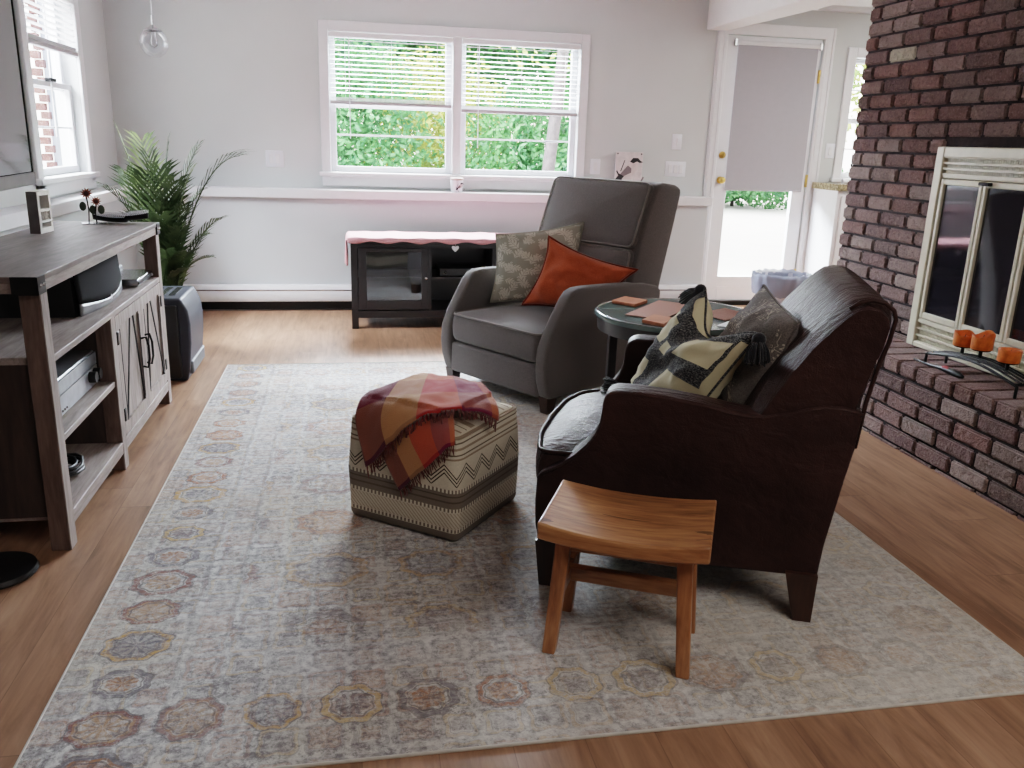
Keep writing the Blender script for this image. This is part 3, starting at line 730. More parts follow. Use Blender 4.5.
wax.m.node_tree.nodes['Principled BSDF'].inputs['Subsurface Weight'].default_value = 0.1
for i, ((sx, sy, hz), lab, hh) in enumerate(zip(cand_xy, ('stout orange candle with a slumped rim, leftmost on the iron stand', 'tall melted orange candle in the middle of the iron stand', 'squat orange candle with a level rim at the near end of the iron stand'), (0.052, 0.062, 0.05))):
    c = thing('candle', lab, 'candle', (2.48 + sx, 2.885 + sy, HZ + hz + 0.006), 0, 'orange candles on the hearth')
    R0 = 0.041; n = 28; loops = []
    def ring(r, z, wob):
        return [Vector((r * math.cos(2 * PI * k / n), r * math.sin(2 * PI * k / n), z + wob * (0.5 * math.sin(2 * PI * k / n + i * 2) + 0.3 * math.sin(6 * PI * k / n)))) for k in range(n)]
    wob = (0.016, 0.02, 0.003)[i]
    loops = [ring(R0 * .97, 0, 0), ring(R0, .004, 0), ring(R0 * 1.01, hh * .6, 0), ring(R0 * 1.04, hh - .004, wob), ring(R0 * .99, hh, wob), ring(R0 * .86, hh - .003, wob), ring(R0 * .78, hh - .02, wob * .5), ring(.004, hh - .022, 0)]
    MB().loft(loops).build('wax', wax.m, c, smooth=50)
    MB().tube([(0, 0, hh - .024), (.001, 0, hh - .012), (.004, 0, hh - .004)], .0013, 6).build('wick', M['black_plastic'], c)
li = thing('fire_lighter', 'thin black fire lighter with a red label, on the hearth under the candle stand', 'lighter', (2.415, 3.03, HZ), 0)
MB().tube([(0, 0.17, .007), (0, 0.03, .009), (0, 0.0, .012), (0, -0.05, .014), (0, -0.12, .012), (0, -0.14, .01)], [.004, .004, .008, .014, .013, .006], 10).build('lighter_body', M['black_plastic'], li, smooth=60)
MB().box(-.012, .012, -.06, -.02, .018, .0265, .003).build('label', plain('red_label', rgb(170, 50, 60), .5), li)

# ------------------------------------------------------------------ kitchen counter behind the door
kc = thing('kitchen_counter', 'white kitchen base cabinet with a mottled granite top, right of the back door', 'kitchen cabinet', (3.72, 6.5, 0))
MB().box(0, 1.7, -0.37, -0.01, 0.0, 0.965).build('cabinet_body', M['trim'], kc)
for k in range(3): MB().box(.03 + k * .5, .49 + k * .5, -.39, -.37, .12, .93, .004).build('cabinet_door', M['trim'], kc)
gr = NT('granite'); _n = gr.noise(gr.coords(), 60, 5, .7); _n2 = gr.noise(gr.coords(), 18, 3)
_c = gr.ramp(_n, [(0.35, rgb(70, 62, 50)), (0.5, rgb(150, 138, 110)), (0.65, rgb(196, 186, 160))]); _c = gr.mix(gr.math('MULTIPLY', _n2, .5), _c, rgb(110, 96, 60)); gr.bsdf(_c, .2)
MB().box(-0.02, 1.72, -0.40, -0.005, 0.965, 1.015, .004).build('countertop', gr.m, kc)
fa = thing('faucet', 'small dark faucet standing on the granite counter at the kitchen window', 'faucet', (3.93, 6.28, 1.015))
MB().lathe([(.022, 0), (.022, .012), (.012, .02), (.012, .05), (0, .05)], 16).build('faucet_base', M['chrome'], fa, smooth=40)
MB().tube([(0, 0, .04), (-.01, 0, .10), (-.035, 0, .15), (-.03, -.02, .16)], [.011, .010, .009, .006], 10).build('lever', M['black_metal'], fa, smooth=60)
tw = thing('dish_towel', 'rolled white towel lying on the granite counter', 'towel', (3.86, 6.17, 1.015))
MB().tube([(-.09, 0, .022), (.0, 0, .024), (.2, .0, .022)], [.02, .023, .021], 14).build('towel_roll', M['vinyl'], tw, smooth=60)
#SPLIT2
SUN_E, FILL_E, KIT_E, WORLD_S, EXPO, GLOW_E = 4.2, 36.0, 34.0, 1.05, 0.92, 3200.0
# ------------------------------------------------------------------ rug
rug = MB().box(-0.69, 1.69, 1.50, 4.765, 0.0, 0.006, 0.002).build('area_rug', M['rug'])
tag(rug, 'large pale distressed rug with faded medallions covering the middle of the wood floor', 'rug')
RZ = 0.006
b = MB(); b.tube([(-0.69, 1.50, .004), (1.69, 1.50, .004), (1.69, 4.765, .004), (-0.69, 4.765, .004)], .0045, 6, closed=True)
b.build('bound_edge', plain('rug_binding', rgb(196, 192, 184), .9), rug)

# ------------------------------------------------------------------ upholstery helpers
def outline_round(pts, r, n=5):
    """round the corners of a polygon"""
    out = []; m = len(pts)
    for i in range(m):
        p, a, c = Vector(pts[i]), Vector(pts[i - 1]), Vector(pts[(i + 1) % m])
        d1, d2 = (a - p), (c - p); rr = min(r, d1.length * .45, d2.length * .45)
        s, e = p + d1.normalized() * rr, p + d2.normalized() * rr
        for k in range(n + 1):
            t = k / n; out.append(((1 - t) ** 2 * s + 2 * t * (1 - t) * p + t * t * e).to_tuple())
    return out
def puff(outline, z0, z1, crown, edge=0.03, tilt=None):
    """cushion: outline polygon raised from z0 to z1 with a soft edge and a crowned top"""
    c = Vector((sum(p[0] for p in outline) / len(outline), sum(p[1] for p in outline) / len(outline)))
    def lp(s, inset, z):
        L = []
        for p in outline:
            d = Vector(p) - c; k = max(0.0, 1 - inset / max(d.length, 1e-6)) * s
            q = c + d * k; L.append(Vector((q.x, q.y, z + (tilt(q.x, q.y) if tilt else 0))))
        return L
    e = edge; loops = [lp(.5, 0, z0), lp(1, e, z0), lp(1, e * .3, z0 + e * .3), lp(1, 0, z0 + e)]
    loops += [lp(1, -0.004, (z0 + z1) / 2), lp(1, 0, z1 - e), lp(1, e * .3, z1 - e * .3), lp(1, e, z1)]
    for s in (.82, .62, .4, .2, .04): loops.append(lp(s, e, z1 + crown * (1 - s * s)))
    return MB().loft(loops), lp
def pillow(name, label, c00, c10, c11, c01, thick, m, parent=None, edge=None, group=None, pinch=0.09, wr=0.006, fold=None, seed=0, sag=0.0):
    """scatter cushion from its four corners (u along c00->c10, v along c00->c01)"""
    c00, c10, c11, c01 = map(Vector, (c00, c10, c11, c01)); ctr = (c00 + c10 + c11 + c01) / 4
    nrm = ((c10 - c00).cross(c01 - c00)).normalized()
    def P(u, v, side):
        a, bq = 2 * u - 1, 2 * v - 1
        uu = .5 + .5 * a * (1 - pinch * (1 - bq * bq) * abs(a) ** 3); vv = .5 + .5 * bq * (1 - pinch * (1 - a * a) * abs(bq) ** 3)
        p = (c00 * (1 - uu) + c10 * uu) * (1 - vv) + (c01 * (1 - uu) + c11 * uu) * vv
        h = (max(0, 1 - a * a) ** .55) * (max(0, 1 - bq * bq) ** .55) * thick / 2
        w = mnoise.noise(Vector((a * 2.2 + seed, bq * 2.2, side * 3.0))) * wr * 2 * min(1, h / (thick * .2 + 1e-6)) + mnoise.noise(Vector((a * 6 + seed, bq * 5, side * 3.0))) * wr * min(1, h / (thick * .2 + 1e-6))
        if fold and side > 0: w += fold(u, v) * min(1, h / (thick * .15))
        p = p - (c01 - c00) * (sag * math.sin(PI * u) ** 2 * v ** 2.5)
        return p + nrm * side * (h + w) - ctr
    N = 28; b = MB(); g = {}
    lay = b.bm.loops.layers.uv.verify()
    for side in (1, -1):
        for i in range(N + 1):
            for j in range(N + 1):
                if side == -1 and (i in (0, N) or j in (0, N)): g[side, i, j] = g[1, i, j]
                else: g[side, i, j] = b.bm.verts.new(P(i / N, j / N, side))
        for i in range(N):
            for j in range(N):
                ids = ((i, j), (i + 1, j), (i + 1, j + 1), (i, j + 1))
                if side == -1: ids = ids[::-1]
                f = b.bm.faces.new([g[side, q, w] for q, w in ids])
                for lp, (q, w) in zip(f.loops, ids): lp[lay].uv = (q / N, w / N)
    r = thing(name, label, 'pillow', ctr, 0, group)
    b.build('cushion_cover', m, r, smooth=180)
    if edge:
        path = [P(i / N, 0, 1) for i in range(N)] + [P(1, j / N, 1) for j in range(N)] + [P(1 - i / N, 1, 1) for i in range(N)] + [P(0, 1 - j / N, 1) for j in range(N)]
        MB().tube(path, edge[0], 6, closed=True).build('piping', edge[1], r, smooth=180)
    return r, ctr
def place_local(o, mx):  # move a thing built in a frame given by matrix mx into the world
    o.matrix_world = mx @ Matrix.Translation(o.location) if True else None
def tassel(parent, p, d, L=0.08, R=0.034):
    d = Vector(d).normalized(); b = MB(); p = Vector(p)
    b.ball(p + d * .014, .02, 10)
    for k in range(80):
        a = random.uniform(0, 2 * PI); rr = math.sqrt(random.random())
        x = d.cross(Vector((.3, .8, .5))).normalized(); y = d.cross(x)
        e = p + d * (L * random.uniform(.85, 1.05)) + (x * math.cos(a) + y * math.sin(a)) * rr * R
        s = p + d * .016 + (x * math.cos(a) + y * math.sin(a)) * rr * .011
        mid = (s + e) / 2 + (x * math.cos(a) + y * math.sin(a)) * .006
        b.tube([s, mid, e], .0028, 4)
    return b.build('tassel', M['black_yarn'], parent, smooth=180)

# ------------------------------------------------------------------ grey recliner (local x = towards its back, y = away from the camera)
RA = math.atan2(.539, .842); RW = 0.785
RM = Matrix.Translation((.903, 3.708, RZ)) @ Matrix.Rotation(RA, 4, 'Z')
rec = thing('recliner', 'charcoal grey fabric recliner armchair angled towards the television', 'armchair', (.903, 3.708, RZ), RA)
arm_poly = [(.0, .075), (-.028, .16), (-.036, .24), (-.028, .318), (.006, .394), (.054, .472), (.103, .545), (.135, .578), (.175, .592), (.25, .594), (.391, .590), (.576, .582), (.69, .571), (.78, .552), (.812, .53), (.81, .3), (.79, .075)]
for y in (0.0, RW - .075):
    MB().prism(arm_poly, 'y', y, y + .075).build('armrest', M['grey_fabric'], rec, smooth=180, bevel=(.018, 4))
MB().box(.02, .78, .075, RW - .075, .09, .235, .0).build('base', M['grey_fabric'], rec, smooth=180, bevel=(.02, 3))
MB().box(-.018, .05, .066, RW - .066, .07, .232).build('footrest_panel', M['grey_fabric'], rec, smooth=180, bevel=(.022, 4))
ol = outline_round([(-.022, .068), (.62, .078), (.62, RW - .078), (-.022, RW - .068)], .05)
b, lp = puff(ol, .237, .385, .035, .03); seat = b.build('seat_cushion', M['grey_fabric'], rec, smooth=180)
MB().tube(lp(1, .006, .381), .0055, 6, closed=True).build('piping', M['grey_fabric_lite'], seat, smooth=180)
# back: side silhouette with a soft front made of a headrest pad and a lumbar pad
back_poly = [(.55, .30), (.60, .60), (.64, .76), (.70, .93), (.752, 1.035), (.775, 1.062), (.82, 1.07), (.92, 1.058), (.968, 1.040), (.965, 1.0), (.925, .84), (.85, .56), (.80, .2)]
MB().prism(back_poly, 'y', .035, RW - .035).build('backrest', M['grey_fabric'], rec, smooth=180, bevel=(.022, 4))
def backpad(name, p0, p1, top):
    """pad on the slanted back between the side-view points p0 (low) and p1 (high)"""
    p0, p1 = Vector((p0[0], 0, p0[1])), Vector((p1[0], 0, p1[1])); up = (p1 - p0); L = up.length; up.normalize(); nr = Vector((-up.z, 0, up.x))
    w0, w1 = .055, RW - .055
    ol = outline_round([(0, w0), (L, w0), (L, w1), (0, w1)], .04); bb, lpf = puff(ol, -.03, .035, .022, .028)
    mx = Matrix(((up.x, 0, nr.x, p0.x), (0, 1, 0, 0), (up.z, 0, nr.z, p0.z), (0, 0, 0, 1)))
    bmesh.ops.transform(bb.bm, matrix=mx, verts=bb.bm.verts[:])
    o = bb.build(name, M['grey_fabric'], rec, smooth=180)
    MB().tube([mx @ q for q in lpf(1, .004, .03)], .005, 6, closed=True).build('piping', M['grey_fabric_lite'], o, smooth=180)
backpad('lumbar_pad', (.575, .42), (.635, .735), 0)
backpad('headrest_pad', (.637, .74), (.762, 1.058), 1)
for (x, y) in ((.03, .04), (.03, RW - .04), (.74, .04), (.74, RW - .04)):
    MB().loft([[(x - .022, y - .022, 0), (x + .022, y - .022, 0), (x + .022, y + .022, 0), (x - .022, y + .022, 0)], [(x - .032, y - .03, .08), (x + .032, y - .03, .08), (x + .032, y + .03, .08), (x - .032, y + .03, .08)]]).build('leg', M['darkleg'], rec)
def R2(p): return RM @ Vector((p[0], p[1], p[2] - RZ))
pillow('leaf_print_pillow', 'sage green square pillow printed with pale leaves, at the far side of the recliner', R2((.20, .655, .43)), R2((.565, .36, .43)), R2((.625, .40, .855)), R2((.245, .675, .785)), .13, M['leafprint'], edge=(.004, M['leafprint']), seed=3)
pillow('orange_pillow', 'crumpled burnt orange pillow in front of the leaf print pillow on the recliner', R2((.235, .45, .445)), R2((.46, .13, .40)), R2((.60, .0, .655)), R2((.33, .37, .80)), .15, M['orange'], edge=(.006, M['orange_dark']), wr=.013, seed=8, pinch=.16)

# ------------------------------------------------------------------ leather armchair (local x = towards its back, y = away from the camera)
LA = math.atan2(-.395, .919); LW = 0.75
LM = Matrix.Translation((.536, 2.15, RZ)) @ Matrix.Rotation(LA, 4, 'Z')
lc = thing('leather_armchair', 'dark brown leather armchair with scooped arms and a raked back, seen from its side', 'armchair', (.536, 2.15, RZ), LA)
la = [(-.024, .123), (-.038, .20), (-.041, .27), (-.038, .34), (-.028, .358), (.027, .390), (.07, .425), (.095, .452), (.118, .487), (.130, .525), (.133, .565), (.136, .592), (.148, .609), (.17, .616), (.233, .617), (.31, .612), (.391, .603), (.46, .592), (.508, .585), (.56, .586), (.626, .602), (.66, .615), (.70, .626), (.75, .628), (.797, .618), (.79, .517), (.776, .43), (.75, .243), (.742, .136), (.66, .140), (.43, .134), (.2, .128)]
la = [(x, z - RZ) for x, z in la]
for y in (0.0, LW - .095):
    a = MB().prism(la, 'y', y, y + .095).build('arm_panel', M['leather'], lc, smooth=180, bevel=(.02, 4))
    for yy in (y + .004, y + .091):
        MB().tube([(x + (.006 if x < .2 else 0), yy, z - .008) for x, z in la[4:25]], .0055, 6).build('welt', M['leather'], a, smooth=180)
lbk = [(.44, .36), (.50, .52), (.563, .657), (.60, .72), (.65, .79), (.697, .842), (.73, .876), (.754, .895), (.78, .902), (.81, .897), (.832, .880), (.84, .858), (.832, .80), (.817, .742), (.80, .64), (.79, .517), (.776, .43), (.75, .30)]
lbk = [(x, z - RZ) for x, z in lbk]
loops = []
NS = 17
for i in range(NS):
    s = i / (NS - 1); y = .008 + (LW - .016) * s; e = abs(2 * s - 1)
    inset = .022 * max(0, (e - .82) / .18) ** 2; crown = .012 * (1 - e * e)
    cx_, cz_ = .70, .6
    L = []
    for (x, z) in lbk:
        d = Vector((x - cx_, z - cz_)); k = 1 - inset / max(d.length, .01)
        front = 1 if x < .76 and z > .5 else 0
        L.append(Vector((cx_ + d.x * k - crown * 1.6 * front, y, cz_ + d.y * k + crown * (1 if z > .8 else 0))))
    loops.append(L)
MB().loft(loops).build('backrest', M['leather'], lc, smooth=60)
MB().tube([(p[0], .012, p[1] + .002) for p in lbk[6:16]], .006, 6).build('welt', M['leather'], lc, smooth=180)
MB().box(-.02, .72, .06, LW - .06, .135, .30).build('seat_rail', M['leather'], lc, smooth=180, bevel=(.02, 3))
ol = outline_round([(-.045, .03), (-.072, .18), (-.075, .38), (-.055, .56), (-.01, .675), (.05, .72), (.125, .72), (.135, .655), (.52, .655), (.52, .098), (.135, .098), (.12, .035)], .035, 4)
b, lp = puff(ol, .28, .405, .035, .035); sc = b.build('seat_cushion', M['leather'], lc, smooth=180)
MB().tube(lp(1, .01, .402), .0065, 6, closed=True).build('welt', M['leather'], sc, smooth=180)
def taper(x, y, dx, top=.15, r0=.024, r1=.042):
    return MB().loft([[(x + dx - r0, y - r0, 0), (x + dx + r0, y - r0, 0), (x + dx + r0, y + r0, 0), (x + dx - r0, y + r0, 0)], [(x - r1, y - r1, top), (x + r1, y - r1, top), (x + r1, y + r1, top), (x - r1, y + r1, top)]])
for x, y, dx in ((.01, .026, -.005), (.01, LW - .026, -.005), (.70, .026, .018), (.70, LW - .026, .018)):
    taper(x, y, dx).build('leg', M['darkleg'], lc)
def L2(p): return LM @ Vector((p[0], p[1], p[2] - RZ))
pillow('embroidered_pillow', 'dark grey pillow with pale botanical stitching, leaning on the leather chair back', L2((.40, .60, .445)), L2((.50, .14, .43)), L2((.628, .12, .815)), L2((.553, .46, .858)), .19, M['stitch'], edge=(.004, M['stitch']), seed=5, wr=.009, pinch=.03)
pw, pc = pillow('patchwork_pillow', 'black and cream patchwork pillow with black tassels, in front on the leather armchair', L2((.150, .62, .44)), L2((.335, .17, .435)), L2((.53, .12, .775)), L2((.376, .50, .832)), .17, M['patch'], edge=(.004, M['patch']), seed=11, wr=.012, pinch=.05, sag=.20, fold=lambda u, v: -.035 * math.exp(-((u - .42 - .1 * v) / .13) ** 2) * v)
tassel(pw, L2((.376, .50, .832)) - pc, L2((.33, .53, .78)) - L2((.376, .50, .832)))
tassel(pw, L2((.53, .12, .775)) - pc, L2((.53, .09, .70)) - L2((.53, .12, .775)))
tassel(pw, L2((.150, .62, .44)) - pc, L2((.03, .655, .445)) - L2((.150, .62, .44)))

# ------------------------------------------------------------------ acacia stool
sa = math.atan2(-.44, .897)
st = thing('wooden_stool', 'small reddish wood stool with a dished seat, pushed against the leather armchair', 'stool', (.672, 1.848, RZ), sa)
SL, SD, SH = .41, .30, .37
def seat_fn(top):
    def f(u, v):
        x = (u - .5) * SL; a = 2 * u - 1; bq = 2 * v - 1
        y = (v - .5) * SD * (1 - .04 * abs(a) ** 2 + .015 * math.sin(3 * u))
        z = SH - .018 * (1 - a * a) * 1.0 if top else SH - .045 + .012 * abs(a) ** 2 - .012
        return Vector((x, y, z))
    return f
NU, NV = 24, 8; b = MB(); ft, fb_ = seat_fn(True), seat_fn(False)
rows = []
for i in range(NU + 1):
    u = i / NU
    rows.append([ft(u, j / NV) for j in range(NV + 1)] + [fb_(u, 1 - j / NV) for j in range(NV + 1)])
b.loft(rows); b.build('seat', M['acacia'], st, smooth=40, bevel=(.005, 2))
for sx in (-1, 1):
    for sy in (-1, 1):
        x0, y0, x1, y1 = sx * .168, sy * .105, sx * .146, sy * .085; r = .0165
        MB().loft([[(x0 - r, y0 - r, 0), (x0 + r, y0 - r, 0), (x0 + r, y0 + r, 0), (x0 - r, y0 + r, 0)], [(x1 - r * 1.15, y1 - r * 1.1, .325), (x1 + r * 1.15, y1 - r * 1.1, .325), (x1 + r * 1.15, y1 + r * 1.1, .325), (x1 - r * 1.15, y1 + r * 1.1, .325)]]).build('leg', M['acacia_leg'], st, bevel=(.004, 2))
MB().box(-.15, .15, -.012, .012, .155, .195, .003).build('stretcher', M['acacia'], st)
for sy in (-1, 1): MB().box(-.14, .14, sy * .083 - .01, sy * .083 + .01, .28, .325, .003).build('apron', M['acacia'], st)
for sx in (-1, 1): MB().box(sx * .150 - .010, sx * .150 + .010, -.09, .09, .155, .195, .003).build('side_stretcher', M['acacia'], st)

# ------------------------------------------------------------------ pouf and throw
PA = math.atan2(-.618, .786); PC = (.2745, 2.74)
pf = thing('pouf', 'square woven pouf with brown and cream tribal bands on the rug', 'pouf', (*PC, RZ), PA)
PH, PZ = .212, .36
b = MB()
loops = []
def sq(h, z, rnd=.045, n=7):
    ol = outline_round([(-h, -h), (h, -h), (h, h), (-h, h)], rnd, n); return [Vector((x, y, z)) for x, y in ol]
for z, h, r_ in ((0, PH - .014, .02), (.006, PH - .003, .02), (.02, PH + .002, .022), (.08, PH + .008, .04), (.18, PH + .012, .05), (.28, PH + .006, .045), (.335, PH - .001, .04), (PZ - .008, PH - .008, .035), (PZ, PH - .022, .035), (PZ + .012, PH - .07, .04), (PZ + .02, PH - .13, .03), (PZ + .022, .02, .008)):
    loops.append(sq(h, z, r_))
b.loft(loops); b.build('pouf_cover', M['pouf'], pf, smooth=180)
b = MB(); b.tube(sq(PH - .004, PZ - .010, .035), .0045, 6, closed=True)
for sx, sy in ((1, -1), (1, 1), (-1, -1), (-1, 1)): b.tube([(sx * (PH - .009), sy * (PH - .009), .01), (sx * (PH - .0015), sy * (PH - .0015), .18), (sx * (PH - .012), sy * (PH - .012), PZ - .012)], .0035, 6)
b.build('seam', M['pouf'], pf, smooth=180)
def drape(p, off, hh):
    """lay a flat point (pouf axes, origin at the pouf centre) over the pouf"""
    x, y = p; R = .05; a = PH - R + .004
    qx, qy = max(-a, min(a, x)), max(-a, min(a, y)); dx, dy = x - qx, y - qy; d = math.hypot(dx, dy)
    zt = PZ + hh
    if d < 1e-6: return Vector((x, y, zt + off + .018 * (1 - (x * x + y * y) / .08)))
    nx, ny = dx / d, dy / d; rr = R + off
    if d < rr * PI / 2:
        an = d / rr; return Vector((qx + nx * rr * math.sin(an), qy + ny * rr * math.sin(an), zt - R + rr * math.cos(an)))
    dd = d - rr * PI / 2
    return Vector((qx + nx * (rr + .03 * dd), qy + ny * (rr + .03 * dd), zt - R - dd))
def throw_sheet(q, off, hh, amp, seed):
    A_, C_, D_, E_ = [Vector((a - PH, c - PH)) for a, c in q]
    def f(u, v):
        p = (A_ * (1 - u) + C_ * u) * (1 - v) + (E_ * (1 - u) + D_ * u) * v
        w = amp * mnoise.noise(Vector((u * 5 + seed, v * 4, 0))) + amp * .5 * mnoise.noise(Vector((u * 12, v * 9 + seed, 2)))
        return drape((p.x, p.y), off + w + .004, hh)
    return f
th = thing('throw_blanket', 'red, tan and maroon plaid throw folded over the pouf', 'blanket', (*PC, RZ), PA)
lower = throw_sheet([(.225, -.225), (.43, -.02), (.20, .30), (.02, .10)], .014, .006, .004, 4)
upper = throw_sheet([(.105, -.205), (.475, .20), (.205, .455), (-.055, .325)], .030, .022, .008, 1)
MB().grid(lower, 40, 40, uv=True).build('under_fold', M['plaid'], th, smooth=180, solid=.010)
MB().grid(upper, 64, 52, uv=True).build('top_fold', M['plaid'], th, smooth=180, solid=.012)
b = MB()
for f, n, L in ((upper, 90, .034), (lower, 34, .026)):
    b = MB()
    for k in range(n):
        u = (k + random.random() * .6) / n; p = f(min(u, 1), 0); q = f(min(u, 1), .03); d = (p - q).normalized()
        d = (d + Vector((random.uniform(-.3, .3), random.uniform(-.3, .3), random.uniform(-.5, 0)))).normalized()
        ln = L * random.uniform(.7, 1.1); b.tube([p, p + d * ln * .5 + Vector((random.uniform(-.003, .003), random.uniform(-.003, .003), 0)), p + d * ln + Vector((0, 0, -.004))], .0019, 4)
    b.build('fringe', M['fringe'], th, smooth=180)

# ------------------------------------------------------------------ round side table and what lies on it
TC = (1.375, 3.385); TZ = .566
tb = thing('round_side_table', 'round black side table with a grey-green top between the two armchairs', 'table', (*TC, RZ))
MB().lathe([(0, TZ - .02 - RZ), (.352, TZ - .02 - RZ), (.356, TZ - .012 - RZ), (.354, TZ - .003 - RZ), (.338, TZ - RZ), (.335, TZ - .002 - RZ), (0, TZ - .002 - RZ)], 64).build('tabletop', plain('greygreen_top', rgb(92, 108, 106), .25, var=.05, scale=5), tb, smooth=40)
MB().tube([(.345 * math.cos(a * PI / 32), .345 * math.sin(a * PI / 32), TZ - RZ - .001) for a in range(64)], .004, 6, closed=True).build('rim', M['chrome'], tb, smooth=180)
MB().lathe([(.325, TZ - .075 - RZ), (.34, TZ - .075 - RZ), (.345, TZ - .02 - RZ), (.325, TZ - .02 - RZ)], 64).build('apron', M['blackwood'], tb, smooth=40)
for k in range(4):
    a = math.radians(188 + 90 * k); x, y = .30 * math.cos(a), .30 * math.sin(a)
    MB().box(x - .018, x + .018, y - .018, y + .018, 0, TZ - .03 - RZ, .003).build('leg', M['blackwood'], tb)
def flat_item(name, label, cat, pts, th_, m, z=TZ):
    cx_ = sum(p[0] for p in pts) / len(pts); cy_ = sum(p[1] for p in pts) / len(pts)
    o = MB().prism([(p[0] - cx_, p[1] - cy_) for p in pts], 'z', 0, th_).build(name, m, None, (cx_, cy_, z), bevel=(.002, 2)); return tag(o, label, cat)
M['coaster'] = m_wood('terracotta_wood', rgb(150, 88, 60), rgb(178, 112, 80), rgb(196, 132, 98), axis=0, rough=.5)
mt = NT('woven_mat'); _x, _y, _z = mt.xyz(mt.coords())
_c = mt.mix(mt.math('GREATER_THAN', mt.math('MULTIPLY', mt.math('SINE', mt.math('MULTIPLY', mt.math('ADD', _x, _y), 500.)), mt.math('SINE', mt.math('MULTIPLY', mt.math('SUBTRACT', _x, _y), 500.))), .1), rgb(150, 104, 92), rgb(186, 144, 128)); mt.bsdf(_c, .9)
def par(c, du, dv): c, du, dv = Vector(c), Vector(du), Vector(dv); return [tuple(c), tuple(c + du), tuple(c + du + dv), tuple(c + dv)]
flat_item('coaster', 'square terracotta coaster at the back left edge of the round table', 'coaster', par((1.150, 3.612), (.095, .105), (.075, -.10)), .014, M['coaster'])
flat_item('coaster', 'square terracotta coaster at the near edge of the round table, beside the patchwork pillow', 'coaster', par((1.145, 3.185), (.09, .11), (.06, -.085)), .014, M['coaster'])
flat_item('placemat', 'reddish woven placemat on the left half of the round table', 'placemat', par((1.125, 3.345), (.265, .315), (.125, -.115)), .004, mt.m)
flat_item('placemat', 'brown woven placemat on the right side of the round table, behind the pillows', 'placemat', par((1.46, 3.36), (.17, .11), (.055, -.15)), .004, mt.m)
flat_item('paper_sheet', 'white sheet of paper on the right edge of the round table', 'paper', par((1.44, 3.12), (.11, .10), (.05, -.06)), .002, M['vinyl'])

# ------------------------------------------------------------------ black media cabinet and runner
cb = thing('media_cabinet', 'low black wooden media cabinet with glass doors under the back window', 'cabinet', (-.005, 5.70, 0))
CW, CD, CHt = 1.47, .42, .605
b = MB(); b.box(-.012, CW + .012, -.012, CD, CHt - .028, CHt, .003); b.build('cabinet_top', M['blackwood'], cb)
for x in (0, CW - .045):
    for y in (0, CD - .045): MB().box(x, x + .045, y, y + .045, 0, CHt - .028, .002).build('leg', M['blackwood'], cb)
MB().box(.0, .02, .04, CD - .04, .09, CHt - .03).build('side_panel', M['blackwood'], cb); MB().box(CW - .02, CW, .04, CD - .04, .09, CHt - .03).build('side_panel', M['blackwood'], cb)
MB().box(.02, CW - .02, CD - .02, CD - .01, .09, CHt - .03).build('back_panel', M['blackwood'], cb)
MB().box(.04, CW - .04, .0, CD - .02, .075, .125, .002).build('bottom_board', M['blackwood'], cb)
MB().box(.04, CW - .04, .004, .03, .55, CHt - .028).build('top_rail', M['blackwood'], cb)
for x in (.525, .965): MB().box(x - .012, x + .012, .006, CD - .02, .12, .58).build('divider', M['blackwood'], cb)
MB().box(.537, .953, .02, CD - .02, .335, .352).build('shelf', M['blackwood'], cb)
MB().box(.03, .513, .05, CD - .02, .335, .345).build('shelf', M['blackwood'], cb); MB().box(.977, 1.44, .05, CD - .02, .335, .345).build('shelf', M['blackwood'], cb)
for x0, x1, kx in ((.047, .512, .497), (.978, 1.423, .993)):
    b = MB(); w = .055
    b.box(x0, x0 + w, -.002, .018, .13, .548, .002); b.box(x1 - w * .8, x1, -.002, .018, .13, .548, .002); b.box(x0 + w, x1 - w * .8, -.002, .018, .13, .195, .002); b.box(x0 + w, x1 - w * .8, -.002, .018, .522, .548, .002)
    dr = b.build('door', M['blackwood'], cb)
    MB().box(x0 + w - .005, x1 - w * .8 + .005, .006, .009, .19, .526).build('glass_panel', glass('cabinet_glass', (.55, .55, .58, 1), .9), dr)
    MB().ball((kx, -.018, .348), .012, 12).tube([(kx, -.012, .348), (kx, 0, .348)], .006, 8).build('knob', M['chrome'], dr, smooth=60)
ht = thing('heart_ornament', 'small white heart hanging at the top of the open bay of the black cabinet', 'ornament', (.69, 5.693, .55))
MB().prism([(.024 * math.sin(t) ** 3, .02 * (math.cos(t) - .38 * math.cos(2 * t) - .15 * math.cos(3 * t)) ) for t in [i * 2 * PI / 28 for i in range(28)]], 'y', -.006, 0).build('heart', M['vinyl'], ht, bevel=(.002, 2))
MB().tube([(0, -.002, .018), (0, -.002, .035)], .0012, 5).build('string', M['vinyl'], ht)
dv = thing('disc_player', 'slim black media player with a silver knob on the shelf of the black cabinet', 'media player', (.76, 5.80, .352))
MB().box(-.17, .17, -.06, .2, 0.003, .055, .004).build('casing', M['black_plastic'], dv); MB().ball((-.13, -.064, .028), .011, 12).build('knob', M['chrome'], dv)
rn = NT('pink_lace'); _n = rn.noise(rn.coords(), 160, 2); _n2 = rn.noise(rn.coords(), 22, 3); rn.bsdf(rn.mix(rn.math('MULTIPLY', _n2, .6), rn.mix(_n, rgb(190, 120, 128), rgb(232, 190, 194)), rgb(206, 130, 136)), .95, normal=rn.bump(_n, .5, .003))
def runner(u, v):
    s = u * (CW + .40) - .20; y = -.018 + v * (CD - .0)
    wv = .004 * math.sin(s * 30 + v * 5) + .002 * math.sin(v * 30 + s * 11)
    if s < -.02: return Vector((-.028 + .01 * math.sin(v * 14) * min(1, (-.02 - s) * 8), y, CHt + .004 + (s + .02)))
    if s > CW + .02: return Vector((CW + .028, y, CHt + .004 - (s - CW - .02)))
    return Vector((s, y, CHt + .006 + max(0, wv)))
